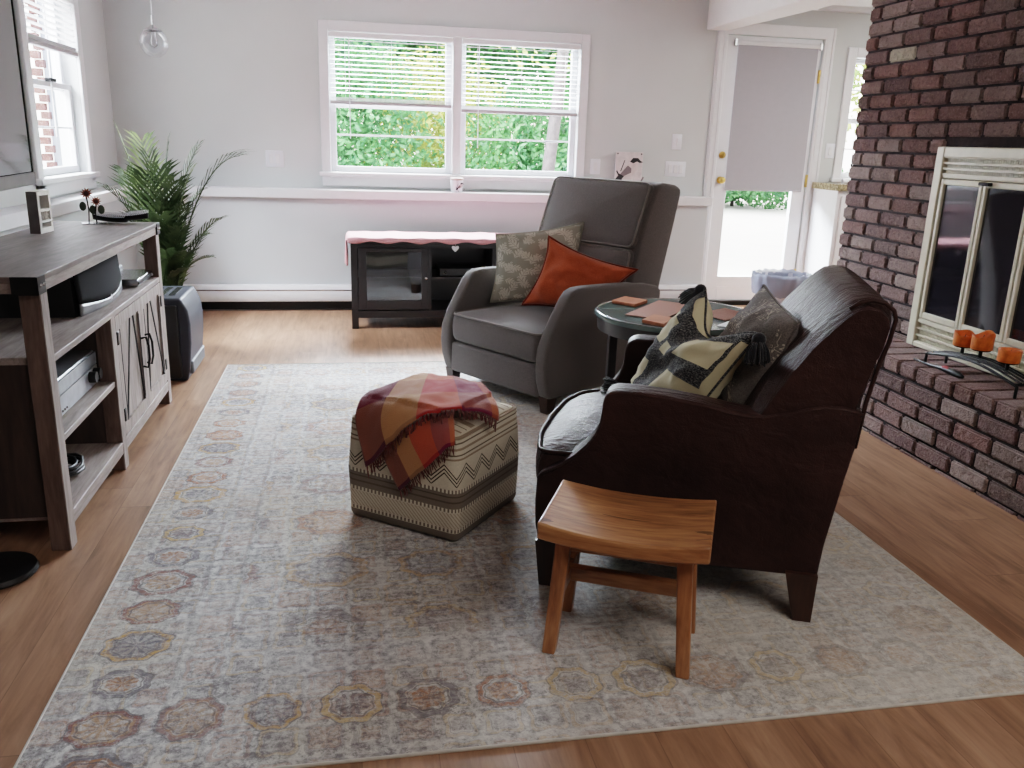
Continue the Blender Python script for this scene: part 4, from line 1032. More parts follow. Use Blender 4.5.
rr_ = thing('table_runner', 'pink lace cloth draped over the top of the black media cabinet', 'tablecloth', (-.005, 5.70, 0))
MB().grid(runner, 90, 16).build('cloth', rn.m, rr_, smooth=180, solid=.004)
def drop(u, v): return Vector((-.02 + u * (CW + .04), -.020 - .004 * math.sin(u * 60), CHt + .008 - v * (.028 + .008 * math.sin(u * 45))))
MB().grid(drop, 120, 3).build('lace_edge', rn.m, rr_, smooth=180, solid=.003)

# ------------------------------------------------------------------ TV stand
M['shaded_panel'] = m_wood('shaded_panel_wood', rgb(46, 36, 33), rgb(62, 48, 44), rgb(80, 64, 58), axis=2, rough=.6)  # wood darkened to carry the shade at the stand's end and inside
TX, TY0, TY1, TT = -.868, 2.56, 4.125, .85
ts = thing('tv_stand', 'weathered grey wood TV stand with barn doors and open shelves along the left wall', 'tv stand', (TX, TY0, 0))
TL = TY1 - TY0; TD = .42; P = .055
b = MB(); b.box(-TD - .01, .008, -.03, TL + .005, TT - .018, TT, .002); b.build('top_board', M['greywood_top'], ts)
b = MB(); b.box(-.02, .004, .0, TL, TT - .05, TT - .018, .002); b.build('apron', M['greywood'], ts)
MB().box(-TD, -.0, -.02, .0, TT - .05, TT - .018, .002).build('end_apron', M['greywood'], ts); MB().box(-TD, 0, TL - .02, TL + .003, TT - .0505, TT - .018, .002).build('end_apron', M['greywood'], ts)
MB().box(-TD + .03, -.03, .022, .036, .105, .585).build('side_panel', M['shaded_panel'], ts)
MIDY = .665
M['shaded_post'] = m_wood('shaded_post_wood', rgb(78, 62, 57), rgb(104, 86, 79), rgb(128, 108, 100), axis=2, scale=1.6, rough=.6)  # post wood darkened to carry the shade on the sides facing the camera
for y, h_ in ((0, TT - .018), (TL - P, TT - .018), (MIDY, .59)):
    MB().box(0, .003, y, y + P, .001, h_ - .001).build('lit_post_face', M['greywood_z'], ts)  # paler strip puts the light on the post fronts into colour
for y in (0, TL - P):
    MB().box(-P, 0, y, y + P, 0, TT - .018, .002).build('post', M['shaded_post'], ts); MB().box(-TD, -TD + P, y, y + P, 0, TT - .018, .002).build('post', M['shaded_post'], ts)
MB().box(-P, 0, MIDY, MIDY + P, 0, .59, .002).build('post', M['shaded_post'], ts)
MB().box(-TD, 0.002, .02, TL - .02, .585, .607, .002).build('shelf', M['greywood'], ts)
MB().box(-TD, -.004, .03, MIDY + .02, .33, .352, .002).build('shelf', M['greywood'], ts)
MB().box(-TD, -.004, .03, TL - .03, .09, .11, .002).build('bottom_board', M['greywood'], ts)
MB().box(-.022, 0.002, .02, TL - .02, .066, .112, .002).build('bottom_rail', M['greywood'], ts)
MB().box(-TD, -.01, MIDY + .005, MIDY + .022, .11, .59).build('divider', M['shaded_panel'], ts)
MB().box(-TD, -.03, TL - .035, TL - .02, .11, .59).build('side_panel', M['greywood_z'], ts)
MB().box(-TD, -TD + .012, .02, TL - .02, .09, .59).build('back_panel', M['shaded_panel'], ts)
DY0, DY1 = MIDY + P + .004, TL - P - .004; DM = (DY0 + DY1) / 2
for (a, c, hy, hinge, flip) in ((DY0, DM - .002, DM - .035, DY0, 1), (DM + .002, DY1, DM + .03, DY1, -1)):
    MB().box(-.022, -.0055, a, c, .118, .5835).build('door', M['greywood_z'], ts); d = bpy.data.objects[[o.name for o in bpy.data.objects if o.name.startswith('door') and o.parent == ts][-1]]
    b = MB(); f = .045
    b.box(-.005, .003, a + f, c - f, .12, .12 + f); b.box(-.005, .003, a + f, c - f, .583 - f, .583); b.box(-.005, .003, a, a + f, .12, .583); b.box(-.005, .003, c - f, c, .12, .583)
    b.build('door_rail', M['greywood_z'], d)
    # dark diagonal grooves of the barn door
    lo, hi = (a + f, c - f) if flip == 1 else (c - f, a + f)
    b = MB()
    for (ya, yb) in ((lo, hi),):
        b.tube([(.0015, ya + .004 * flip, .12 + f), (.0015, ya + (yb - ya) * .55, .583 - f)], .0035, 5)
        b.tube([(.0015, ya + (yb - ya) * .72, .583 - f), (.0015, yb - .004 * flip, .12 + f)], .0035, 5)
    for yy in (a + f, c - f): b.tube([(.003, yy, .13 + f), (.003, yy, .573 - f)], .0022, 5)
    b.build('groove', M['black_plastic'], d)
    MB().tube([(.003, hy, .42), (.022, hy, .425), (.03, hy, .39), (.03, hy, .33), (.022, hy, .295), (.003, hy, .30)], .005, 8).build('handle', M['black_metal'], d, smooth=60)
    for z in (.2, .5): MB().box(-.002, .007, hinge - (.0 if flip == 1 else .02), hinge + (.02 if flip == 1 else 0), z - .025, z + .025, .001).build('hinge', M['black_metal'], d)
for y, s in ((-.032, 1), (TL + .008, -1)):
    b = MB(); b.box(-.06, .0065, y, y + .004, TT - .052, TT - .0005) if s == 1 else b.box(-.06, .0065, y - .004, y, TT - .052, TT - .0005)
    b.box(.003, .0105, min(y, y + s * .062), max(y, y + s * .062), TT - .0515, TT - .001)
    br = b.build('corner_bracket', M['black_metal'], ts)
    for yy in (.02, .045): MB().ball((.011, y + s * yy, TT - .026), .006, 8).build('bolt', M['chrome'], br)
# speaker, boxes and receiver in the stand
sp = thing('centre_speaker', 'wide black speaker with a grey curved front on the upper shelf of the TV stand', 'speaker', (-.95, 3.16, .607))
def spk(u): return .03 * math.sin(PI * u)
b = MB(); N = 12
b.loft([[(-.30, 0, 0), (-.30, .58, 0)] + [(spk(1 - k / N) - .012, .58 * (1 - k / N), 0) for k in range(N + 1)], [(-.30, 0, .172), (-.30, .58, .172)] + [(spk(1 - k / N) - .02, .58 * (1 - k / N), .172) for k in range(N + 1)]])
b.build('cabinet', M['black_plastic'], sp, smooth=30)
def gr_f(u, v): return Vector((spk(u) + .004 - .01 * v, .006 + .568 * u, (.026 + .022 * (1 - math.sin(PI * u))) * (1 - v) + .168 * v))
MB().grid(gr_f, 24, 6).build('grille', plain('speaker_grille', rgb(34, 33, 36), .9, scale=400, spec=.15), sp, smooth=180, solid=.008)
MB().grid(lambda u, v: Vector((spk(u) + .004, .006 + .568 * u, .002 + (.022 + .022 * (1 - math.sin(PI * u))) * v)), 24, 3).build('silver_trim', plain('dull_silver', rgb(140, 140, 144), .4, .4), sp, smooth=180, solid=.006)
MB().box(.030, .038, .28, .30, .012, .034, .002).build('badge', M['vinyl'], sp)
sb = thing('set_top_box', 'pale silver box on the upper shelf behind the grey fronted speaker', 'set-top box', (-1.10, 3.86, .607))
MB().box(-.12, .08, 0, .22, .003, .055, .004).build('casing', plain('pale_silver', rgb(190, 192, 200), .35), sb); MB().box(.08, .083, .01, .21, .01, .03).build('front_strip', M['black_plastic'], sb)
rt = thing('router', 'small black box standing on the pale silver box in the TV stand', 'router', (-1.15, 3.90, .662))
MB().box(-.05, .08, 0, .14, 0, .035, .008, 2).build('casing', M['black_plastic'], rt, smooth=40); MB().tube([(-.03, .02, .03), (-.03, .02, .10)], .004, 6).build('antenna', M['black_plastic'], rt)
sl_ = thing('disc_player', 'slim silver disc player lying at the front of the upper shelf, beside the speaker', 'media player', (-.965, 3.80, .607))
MB().box(-.12, .07, 0, .30, .003, .032, .003).build('casing', M['chrome'], sl_); MB().box(.07, .072, .01, .29, .01, .022).build('front_panel', M['black_plastic'], sl_); MB().ball((.073, .25, .016), .006, 8).build('button', M['vinyl'], sl_)
rv = thing('av_receiver', 'silver audio receiver with two black knobs on the middle shelf of the TV stand', 'receiver', (-.93, 2.77, .352))
MB().box(-.30, 0, 0, .44, .008, .125, .003).build('casing', plain('receiver_grey', rgb(120, 122, 126), .35, .5), rv)
MB().box(0, .006, 0, .44, .008, .072).build('lower_panel', plain('receiver_silver', rgb(168, 172, 178), .3, .4), rv); MB().box(0, .006, 0, .44, .076, .12).build('display_panel', plain('receiver_display', rgb(140, 148, 156), .2, .3), rv)
for y in (.345, .40):
    b = MB(); b.loft([[(x, y + .02 * math.cos(a * PI / 10), .048 + .02 * math.sin(a * PI / 10)) for a in range(20)] for x in (.006, .03)]); b.build('dial', M['black_plastic'], rv, smooth=40)
for k in range(3): MB().ball((.007, .03 + k * .022, .022), .004, 8).build('button', M['chrome'], rv)
cbx = MB(); pts = []
for k in range(90):
    a = k * .55; r_ = .05 + .012 * math.sin(k * .37); pts.append((r_ * math.cos(a), r_ * 1.5 * math.sin(a), .012 + .028 * k / 90 + .004 * math.sin(k)))
cbx.tube(pts, .006, 6); tag(cbx.build('coiled_cable', M['black_plastic'], None, (-.98, 2.92, .112), smooth=180), 'heap of black cable on the bottom shelf of the TV stand', 'cable')

# ------------------------------------------------------------------ things on the stand
tv = thing('television', 'large flat screen television standing on the grey wood stand at the left edge', 'television', (-1.10, 3.34, TT), math.radians(5))
MB().box(-.035, 0, -1.25, 0, .205, .92, .004).build('bezel', plain('tv_black', rgb(12, 10, 10), .95, spec=.03), tv)
MB().box(-.001, .0015, -1.235, -.036, .25, .90).build('screen', NT('tv_screen').bsdf(rgb(92, 93, 96), .06, spec=1.0), tv)
MB().box(0, .004, -1.25, 0, .205, .247, .002).build('bottom_bezel', plain('grey_bezel', rgb(92, 88, 88), .3, .3), tv)
MB().box(-.06, -.034, -1.0, -.25, .3, .8, .01).build('rear_housing', M['black_plastic'], tv)
MB().box(-.05, -.02, -1.08, -.95, .01, .30, .004).build('pedestal_neck', M['black_metal'], tv); MB().box(-.14, .04, -1.14, -.89, 0, .012, .004).build('pedestal_base', M['black_metal'], tv)
sg = thing('word_sign', 'small upright white block frame with a cut-out word, standing on the TV stand', 'sign', (-1.185, 3.60, TT), math.radians(-4))
SGH, SGD, SGW = .16, .04, .12
b = MB(); b.box(-SGD, 0, 0, .016, 0, SGH); b.box(-SGD, 0, SGW - .016, SGW, 0, SGH); b.box(-SGD, 0, .016, SGW - .016, SGH - .016, SGH); b.box(-SGD, 0, .016, SGW - .016, 0, .02); b.box(-.012, 0, .016, SGW - .016, .040, .047); b.box(-.012, 0, .016, SGW - .016, .082, .092)
b.build('frame', plain('sign_white', rgb(226, 222, 214), .6), sg)
MB().box(-SGD, -SGD + .006, .004, SGW - .004, .004, SGH - .004).box(-SGD, -.002, -.002, 0, .0, SGH).build('grey_side', plain('sign_grey', rgb(108, 102, 100), .7), sg)
b = MB()
for pts in ([(.022, .08), (.022, .05), (.036, .05)], [(.042, .065), (.05, .08), (.058, .065), (.05, .05), (.042, .065)], [(.064, .08), (.074, .05), (.084, .08)], [(.104, .08), (.09, .08), (.09, .05), (.104, .05)], [(.09, .065), (.101, .065)]):
    b.tube([(-.008, y, z) for y, z in pts], .0032, 5)
b.build('lettering', plain('sign_white', rgb(226, 222, 214), .6), sg)
fl_ = thing('flower_ornament', 'little wire ornament with two rust red metal flowers on the TV stand', 'ornament', (-1.125, 4.02, TT), math.radians(-72))
b = MB(); b.tube([(.0, 0, .003), (0, .004, .06), (-.002, .0, .115)], .0028, 6).tube([(.02, .03, .003), (.02, .028, .05), (.02, .034, .085)], .0028, 6).build('stem', M['black_metal'], fl_)
MB().box(-.03, .05, -.03, .07, 0, .004, .001).build('base', M['chrome'], fl_)
rust = plain('rust_metal', rgb(150, 78, 58), .5, .5, var=.2, scale=120)
for (x, y, z, r_) in ((0.004, 0, .13, .026), (.024, .034, .098, .022)):
    b = MB()
    for k in range(11):
        a = 2 * PI * k / 11; c_, s_ = math.cos(a), math.sin(a)
        b.prism([(x, y)][:0] or [(y + .35 * r_ * c_ - .2 * r_ * s_, z + .35 * r_ * s_ + .2 * r_ * c_), (y + r_ * c_, z + r_ * s_), (y + .35 * r_ * c_ + .2 * r_ * s_, z + .35 * r_ * s_ - .2 * r_ * c_)], 'x', x, x + .003)
    p_ = b.build('flower', rust, fl_, bevel=None)
    MB().ball((x + .004, y, z), (.005, r_ * .42, r_ * .42), 12).build('flower_centre', plain('flower_dark', rgb(80, 40, 34), .5, .4), p_)
for (x, y, z) in ((0, -.018, .075), (.0, .02, .06), (.02, .052, .062)): MB().ball((x, y, z), (.003, .014, .02), 10).build('leaf', plain('leaf_metal', rgb(72, 82, 70), .5, .4), fl_)
ty = thing('boat_tray', 'long dark boat-shaped tray with a pale rim at the far end of the TV stand', 'tray', (-1.005, 4.07, TT))
def tray(side):
    return lambda u, v: Vector(((u - .5) * .23, (v - .5) * .09 * math.sin(PI * min(max(u, .02), .98)) ** .6, .004 + .03 * (2 * u - 1) ** 2 * .4 + .022 * (2 * v - 1) ** 2 + (.008 if u > .6 else 0)))
MB().grid(tray(0), 30, 10).build('tray_body', M['black_metal'], ty, smooth=180, solid=.004)
b = MB()
for vv in (0, 1):
    for k in range(26):
        u = .03 + .94 * k / 25; p = tray(0)(u, vv); q = tray(0)(min(1, u + .026), vv); b.tube([p, p + Vector((.006, .0, .013)), q], .0017, 4)
    b.tube([tray(0)(k / 30, vv) + Vector((0, 0, .013)) for k in range(1, 30)], .0018, 4)
b.build('rim', M['vinyl'], ty)

# ------------------------------------------------------------------ dark floor pieces at the left edge
tw_ = thing('tower_speaker', 'slim black tower on a flat round foot at the left edge, beside the TV stand', 'speaker', (-1.03, 2.43, 0))
MB().lathe([(0, 0), (.105, 0), (.11, .008), (.105, .02), (.03, .03), (0, .03)], 40).build('round_foot', M['black_plastic'], tw_, smooth=40)
MB().lathe([(.0, .03), (.035, .03), (.037, .05), (.037, .60), (.03, .615), (0, .615)], 24, (-.06, .0, 0)).build('column', M['black_plastic'], tw_, smooth=40)
MB().box(-.022, -.018, -.004, .004, .10, .11).build('pale_dot', M['vinyl'], tw_)  # small pale square on the tower

# ------------------------------------------------------------------ dehumidifier
dh = thing('dehumidifier', 'black and dark blue portable dehumidifier with top vents, between TV stand and palm', 'dehumidifier', (-1.22, 4.45, 0))
M['slate'] = plain('slate_blue_plastic', rgb(46, 51, 62), .5)
prof = [(.0, .0), (.37, .0), (.385, .08), (.398, .2), (.40, .3), (.392, .37), (.36, .435), (.0, .435)]
MB().prism(prof, 'y', 0.02, .42).build('body', M['slate'], dh, smooth=40, bevel=(.012, 3))
MB().box(.01, .345, -.004, .03, .02, .40, .01, 2).build('front_panel', M['black_plastic'], dh, smooth=40)
b = MB()
for k in range(5): b.box(.09 + k * .05, .12 + k * .05, .10, .34, .434, .440)
b.build('top_vent', M['chrome'], dh)
MB().box(.30, .396, .05, .41, .03, .10, .006).build('water_bucket', plain('bucket_grey', rgb(84, 88, 94), .5), dh)
for x in (.04, .34):
    for y in (.06, .38): MB().ball((x, y, .012), .012, 8).build('caster', M['black_plastic'], dh)

# ------------------------------------------------------------------ trash bin and bag
bn = thing('trash_bin', 'round pale plastic waste bin standing in front of the back door', 'trash can', (2.91, 5.35, 0))
MB().lathe([(0, 0), (.135, 0), (.14, .01), (.178, .41), (.185, .415), (.185, .425), (.172, .425), (.134, .015), (0, .012)], 40).build('bin_body', plain('bin_plastic', rgb(206, 208, 222), .4), bn, smooth=40)
bgm = NT('translucent_bag'); _p = bgm.n('ShaderNodeBsdfPrincipled'); _p.inputs['Base Color'].default_value = rgb(160, 170, 192); _p.inputs['Roughness'].default_value = .25; _p.inputs['Transmission Weight'].default_value = 0.0
_t = bgm.n('ShaderNodeBsdfTransparent'); _m = bgm.n('ShaderNodeMixShader'); _m.inputs[0].default_value = .72; bgm.l(_t.outputs[0], _m.inputs[1]); bgm.l(_p.outputs[0], _m.inputs[2]); bgm.l(_m.outputs[0], bgm.out.inputs[0])
bg = thing('trash_bag', 'bluish plastic bag liner folded over the rim of the waste bin', 'bag', (2.91, 5.35, 0))
def bag(u, v):
    a = 2 * PI * u; prof_ = [(.186, .30), (.194, .33), (.20, .39), (.199, .435), (.186, .445), (.172, .43), (.165, .38), (.155, .29)]
    k = v * (len(prof_) - 1); i = min(int(k), len(prof_) - 2); f_ = k - i
    r_ = prof_[i][0] * (1 - f_) + prof_[i + 1][0] * f_; z_ = prof_[i][1] * (1 - f_) + prof_[i + 1][1] * f_
    w = mnoise.noise(Vector((math.cos(a) * 4, math.sin(a) * 4, v * 4))) * .012 + .004 * math.sin(a * 19)
    return Vector(((r_ + w) * math.cos(a), (r_ + w) * math.sin(a), z_ + w * .8))
MB().grid(bag, 96, 21).build('bag_film', bgm.m, bg, smooth=180)

# ------------------------------------------------------------------ palm
pp = thing('potted_palm', 'leafy areca palm in a dark pot in the left back corner', 'potted plant', (-1.04, 5.12, 0))
MB().lathe([(0, 0), (.12, 0), (.13, .02), (.16, .26), (.17, .27), (.17, .29), (.15, .29), (.145, .25), (0, .25)], 32).build('pot', plain('pot_dark', rgb(60, 52, 48), .6), pp, smooth=40)
MB().lathe([(0, .24), (.146, .245), (.1, .262), (0, .268)], 24).build('soil', plain('soil', rgb(44, 34, 28), .95, bump=.6), pp)
def frond(tip, lift, m, leaf=.15, n=15, start=.2, base=None, droop=.5):
    bs = Vector(base or (random.uniform(-.05, .05), random.uniform(-.05, .05), .26)); tip = Vector(tip)
    ctl = bs + (tip - bs) * .45 + Vector((0, 0, lift))
    def B(t): return (1 - t) ** 2 * bs + 2 * t * (1 - t) * ctl + t * t * tip
    b = MB(); b.tube([B(k / 14) for k in range(15)], [.007 * (1 - .8 * k / 14) for k in range(15)], 5)
    for k in range(n):
        t = start + (1 - start) * (k + .5) / n; p = B(t); d = (B(min(1, t + .02)) - B(t - .02)).normalized()
        sd = d.cross(Vector((0, 0, 1)));
        if sd.length < .1: sd = Vector((1, 0, 0))
        sd.normalize(); L = leaf * (math.sin(PI * (.18 + .74 * (k + .5) / n)) ** .7)
        for s in (-1, 1):
            dd = (d * .85 + sd * s * .70 + Vector((0, 0, .12))).normalized(); q0 = p; nrm = dd.cross(d).normalized()
            wv = dd.cross(nrm).normalized() * .0078
            L2_ = L * 1.45 * random.uniform(.8, 1.15); pm = p + dd * L2_ * .55; pe = p + dd * L2_ - Vector((0, 0, droop * L2_ * .35))
            vs = [b.bm.verts.new(q) for q in (p - wv * .4, p + wv * .4, pm + wv, pm - wv, pe)]
            b.bm.faces.new((vs[0], vs[1], vs[2], vs[3])); b.bm.faces.new((vs[3], vs[2], vs[4]))
    return b.build('frond', m, pp, normals=False)
def tp(x, z, dy=0): return (x + 1.04, dy, z)
for (x, z, dy, lift, m, lf) in ((-1.235, 1.27, -.05, .30, 'palm_lite', .13), (-1.13, 1.20, .05, .25, 'palm_lite', .17), (-.98, 1.20, .0, .25, 'palm', .16), (-.60, 1.13, -.05, .46, 'palm', .18), (-.84, 1.17, .05, .28, 'palm', .16), (-1.29, .94, -.15, .30, 'palm', .15), (-1.24, 1.02, .1, .25, 'palm', .16), (-.72, .78, -.05, .24, 'palm', .12), (-.84, .92, .1, .28, 'palm', .13),
                               (-.80, .56, -.02, .16, 'palm', .10), (-.82, .68, .05, .2, 'palm', .10), (-1.0, 1.05, -.15, .2, 'palm', .17), (-1.10, 1.0, -.1, .2, 'palm', .17), (-.94, .98, -.1, .22, 'palm', .16), (-1.02, .80, -.18, .2, 'palm', .14), (-.93, .72, -.12, .16, 'palm', .12), (-1.18, .78, -.1, .2, 'palm', .13), (-.90, .60, -.14, .12, 'palm', .10), (-1.0, .62, -.2, .12, 'palm', .10), (-.86, 1.05, .0, .3, 'palm_lite', .15), (-1.08, 1.12, -.05, .2, 'palm', .17), (-.97, .80, -.05, .1, 'palm', .12), (-1.06, .70, -.1, .1, 'palm', .12), (-.90, .86, -.1, .15, 'palm', .12), (-1.0, .55, -.16, .08, 'palm', .10), (-.93, .50, -.1, .08, 'palm', .10)):
    frond(tp(x, z, dy), lift, M[m], lf)
b = MB()
for k in range(14):
    a = random.uniform(0, 2 * PI); r_ = .05 * random.random(); b.tube([(r_ * math.cos(a), r_ * math.sin(a), .25), (2.0 * r_ * math.cos(a), 1.6 * r_ * math.sin(a), .55), (2.6 * r_ * math.cos(a), 2 * r_ * math.sin(a), .75)], [.008, .006, .004], 6)
b.build('stalk', M['palm_lite'], pp, smooth=180)

# ------------------------------------------------------------------ outdoors
struct(MB().box(-14, 30, 6.7, 40, -.30, -.12).build('ground', plain('pale_paving', rgb(196, 192, 184), .9, var=.04, scale=2)))
struct(MB().box(-14, -1.85, -6, 6.7, -.30, -.12).build('ground_side', plain('pale_paving_side', rgb(196, 192, 184), .9, var=.04, scale=2)))
def leaves(b, c, r, n, size, flat=1.0):
    size *= .5; n = int(n * 4.2)
    for _ in range(n):
        while True:
            v = Vector((random.uniform(-1, 1), random.uniform(-1, 1), random.uniform(-1, 1)))
            if .25 < v.length < 1: break
        p = Vector(c) + Vector((v.x * r[0], v.y * r[1], v.z * r[2])); s = size * random.uniform(.6, 1.3)
        a = Vector((random.uniform(-1, 1), random.uniform(-1, 1), random.uniform(-1, 1))).normalized(); e = a.cross(Vector((random.uniform(-1, 1), random.uniform(-1, 1), .3))).normalized()
        b.bm.faces.new([b.bm.verts.new(q) for q in (p - a * s, p + e * s * .45, p + a * s, p - e * s * .45)])
def shrub(name, label, cat, x, y, h, r, m, n=900, size=.12, trunk=0, lean=0.0, group=None):
    t = thing(name, label, cat, (x, y, -.12), 0, group); b = MB()
    for k in range(5):
        a = 2 * PI * k / 5 + x; leaves(b, (lean * h + r * .45 * math.cos(a), r * .4 * math.sin(a), (h * .55 if not trunk else h * .72) + h * .12 * math.sin(3 * a)), (r * .75, r * .7, h * (.46 if not trunk else .3)), n // 5, size)
    b.build('foliage', m, t, normals=False)
    bark = M.get('bark') or M.setdefault('bark', plain('bark', rgb(62, 54, 54), .9, var=.2, scale=18, bump=.5))
    hh = h * .7 if trunk else h * .35
    MB().tube([(0, 0, 0), (lean * h * .5, 0, hh * .5), (lean * h * .8, .02, hh)], [max(.05, trunk), max(.04, trunk * .8), max(.03, trunk * .55)], 10).build('trunk', bark, t, smooth=60)
    return t
shrub('tree', 'slender tree with a leaning trunk seen through the right half of the double window', 'tree', 1.96, 9.0, 5.6, 1.5, M['tree_b'], 1500, .10, .075, .07)
shrub('bush', 'leafy green bush outside the left end of the double window', 'bush', -.1, 10.2, 2.5, 1.0, M['tree_a'], 2600, .085)
shrub('bush', 'yellow-green bush outside the middle of the double window', 'bush', 1.1, 11.6, 2.3, 1.1, M['tree_b'], 2600, .085)
shrub('bush', 'dense green bush outside the right half of the double window, left of the leaning trunk', 'bush', 2.2, 10.2, 1.9, 1.0, M['tree_a'], 2600, .085)
shrub('bush', 'low green bush outside to the right of the leaning trunk', 'bush', 3.35, 10.0, 2.0, .9, M['tree_c'], 1800, .085)
shrub('tree', 'tall dark tree behind the bushes, seen through the left blind', 'tree', -.9, 14.0, 5.2, 1.9, M['tree_c'], 4200, .19, .14)
shrub('tree', 'tall tree behind the bushes, seen through the right blind', 'tree', 3.6, 15.0, 5.2, 2.1, M['tree_a'], 4200, .19, .14)
shrub('tree', 'bushy tree in the middle distance between the two taller trees behind the window', 'tree', 1.4, 16.5, 4.9, 2.0, M['tree_a'], 4200, .19, .14)
shrub('hedge', 'clipped green hedge across the patio, seen under the roller shade', 'hedge', 9.4, 20.2, 1.3, 2.6, M['tree_a'], 3600, .14)
shrub('tree', 'bright green tree seen through the kitchen window beside the chimney', 'tree', 7.2, 10.2, 4.2, 1.5, M['tree_b'], 2200, .11, .1)
bpx = thing('patio_post', 'white post with a grey box at the end of the hedge on the patio', 'post', (10.35, 17.6, -.12))
MB().box(-.12, .12, -.12, .12, 0, 2.6, .005).build('post', M['trim'], bpx); MB().box(.16, .42, -.1, .1, .05, .42, .01).build('meter_box', plain('meter_grey', rgb(110, 116, 126), .5), bpx)
# wing of the house outside the left window
nh = thing('house_wing', 'white sided house wing with a brick strip, seen outside the left window', 'building', (-3.6, 8.6, -.12))
MB().box(.86, 3.0, .3, .6, 0, 4).build('siding_wall', plain('white_siding', rgb(168, 172, 186), .7, var=.02), nh)
b = MB(); lay = b.bm.loops.layers.float_color.new('Col'); 
for r in range(40):
    for k in range(1):
        rr = bmesh.ops.create_cube(b.bm, size=1)['verts']; bmesh.ops.transform(b.bm, matrix=Matrix.Translation((.86 + (k - .5) * .07 + (.03 if r % 2 else 0), .24, .05 + r * .075)) @ Matrix.Diagonal((.066, .1, .066, 1)), verts=rr)
        c_ = random.choice(BR)
        for f_ in {f for v in rr for f in v.link_faces}:
            for lp_ in f_.loops: lp_[lay] = (c_[0] * .6, c_[1] * .4, c_[2] * .4, 1)
b.build('brick_strip', M['brick'], nh)
wf = MB().box(.97, 1.03, .22, .3, .5, 3).box(1.23, 1.29, .22, .3, .5, 3).box(1.03, 1.23, .22, .3, 2.9, 3).box(1.03, 1.23, .22, .3, .5, .6).box(1.03, 1.23, .24, .3, 1.6, 1.66).build('window_frame', plain('blue_grey_trim', rgb(96, 114, 150), .5), nh)
MB().box(1.01, 1.25, .27, .29, .58, 2.92).build('pane', NT('outside_pane').bsdf(rgb(92, 104, 128), .1), wf)
shrub('bush', 'yellowing bush outside the left window, in front of the white wing', 'bush', -2.98, 8.0, 2.6, .34, M['tree_b'], 1400, .06)

# ------------------------------------------------------------------ camera, light, world
cam = bpy.data.cameras.new('camera'); co_ = bpy.data.objects.new('camera', cam); COL.objects.link(co_)
cam.sensor_width = 36.0; cam.sensor_fit = 'HORIZONTAL'; cam.lens = 844.0 / 1024 * 36.0; cam.clip_start = .05; cam.clip_end = 200
yaw, pit, rol = .19241, .27891, -.0321
cy, sy, cp, sp_, cr, sr = math.cos(yaw), math.sin(yaw), math.cos(pit), math.sin(pit), math.cos(rol), math.sin(rol)
A = Matrix(((1, 0, 0), (0, 0, 1), (0, -1, 0)))
Rm = Matrix(((cr, -sr, 0), (sr, cr, 0), (0, 0, 1))) @ Matrix(((1, 0, 0), (0, cp, -sp_), (0, sp_, cp))) @ Matrix(((cy, 0, sy), (0, 1, 0), (-sy, 0, cy))) @ A
co_.matrix_world = Matrix.Translation((0, 0, 1.25)) @ Rm.transposed().to_4x4()
SC.camera = co_
def lamp(name, kind, energy, loc, direc, size=None, color=(1, 1, 1), angle=None):
    l = bpy.data.lights.new(name, kind); l.energy = energy; l.color = color
    o = bpy.data.objects.new(name, l); COL.objects.link(o); o.location = loc
    o.rotation_euler = Vector(direc).to_track_quat('-Z', 'Y').to_euler()
    if size: l.shape = 'RECTANGLE'; l.size, l.size_y = size
    if angle is not None: l.angle = angle
    return o
lamp('sun', 'SUN', SUN_E, (3, 12, 8), (-.12, -.42, -.9), angle=.02, color=(1, .96, .88))
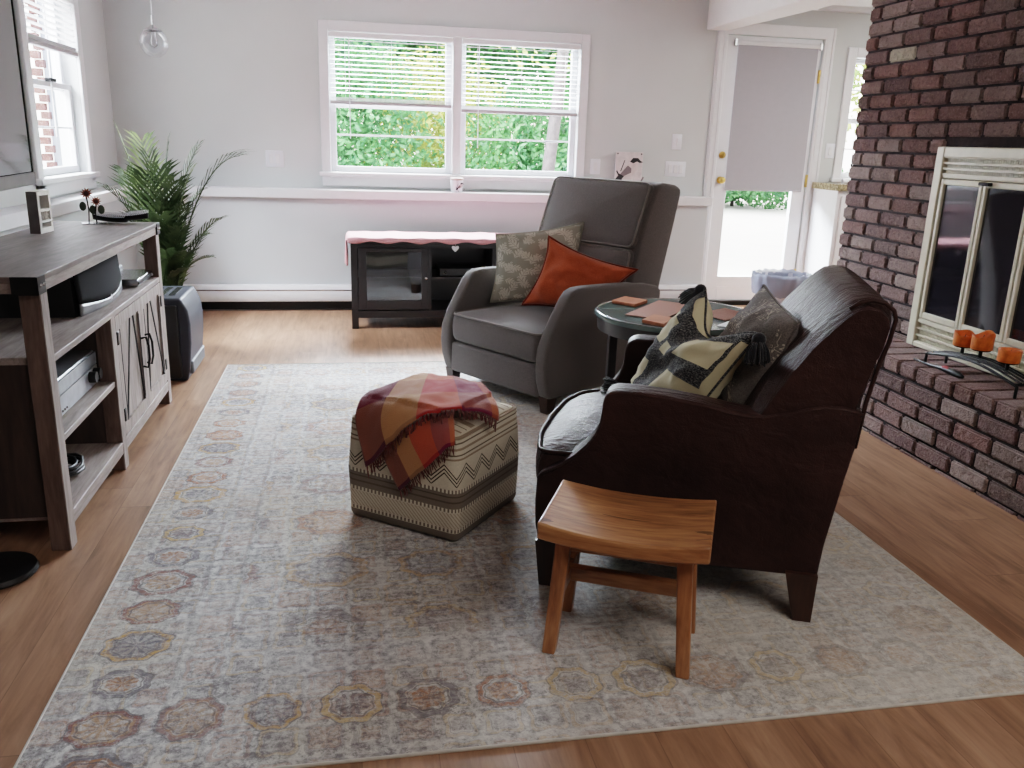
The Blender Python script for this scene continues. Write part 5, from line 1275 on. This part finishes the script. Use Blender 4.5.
for nm, loc, dr, sz in (('portal_back', (.79, 6.70, 1.48), (0, -1, 0), (1.84, .97)), ('portal_left', (-1.78, 5.37, 1.49), (1, 0, 0), (.85, 1.0)), ('portal_door', (3.26, 6.70, 1.05), (0, -1, 0), (.6, 2.0)), ('portal_kitchen', (4.39, 6.70, 1.5), (0, -1, 0), (.72, .92))):
    p_ = lamp(nm, 'AREA', 1, loc, dr, sz); p_.data.cycles.is_portal = True
lamp('window_fill', 'AREA', GLOW_E, (.8, 8.7, 3.15), (0, -1, -.42), (4.6, 1.7), (.80, .90, 1))  # added lamp above the window view, pushes more daylight onto the rug
lamp('window_fill_left', 'AREA', GLOW_E * .3, (-3.2, 5.0, 3.2), (1, -.1, -.75), (2.2, 1.4), (.86, .93, 1))  # added lamp out of view, strengthens daylight through the left window
lamp('ceiling_fill', 'AREA', FILL_E, (1.7, .3, CEIL - .03), (0, .15, -1), (2.2, 1.4), (1, .95, .9))  # added fill lamp without a fixture, brightens the room from overhead
lamp('kitchen_fill', 'AREA', KIT_E, (4.2, 4.6, CEIL - .03), (0, 0, -1), (1.2, 1.2), (1, .97, .93))  # added fill lamp without a fixture, brightens the kitchen end
w = bpy.data.worlds.new('world'); SC.world = w; w.use_nodes = True; nt = w.node_tree; nt.nodes.clear()
wo = nt.nodes.new('ShaderNodeOutputWorld'); bgn = nt.nodes.new('ShaderNodeBackground'); sky = nt.nodes.new('ShaderNodeTexSky')
sky.sky_type = 'NISHITA'; sky.sun_disc = False; sky.sun_elevation = math.radians(55); sky.sun_rotation = math.radians(0); sky.air_density = 1.0; sky.dust_density = 3.0
mxn = nt.nodes.new('ShaderNodeMix'); mxn.data_type = 'RGBA'; mxn.inputs[0].default_value = .45
nt.links.new(sky.outputs[0], mxn.inputs[6]); mxn.inputs[7].default_value = (8, 8, 8.2, 1)
nt.links.new(mxn.outputs[2], bgn.inputs[0]); bgn.inputs[1].default_value = WORLD_S
nt.links.new(bgn.outputs[0], wo.inputs[0])
SC.view_settings.view_transform = 'Filmic'; SC.view_settings.look = 'Medium High Contrast'; SC.view_settings.exposure = EXPO
SC.cycles.use_denoising = True
SC.cycles.max_bounces = 8; SC.cycles.diffuse_bounces = 4; SC.cycles.glossy_bounces = 4; SC.cycles.transparent_max_bounces = 16; SC.cycles.sample_clamp_indirect = 6
SC.cycles.caustics_reflective = False; SC.cycles.caustics_refractive = False
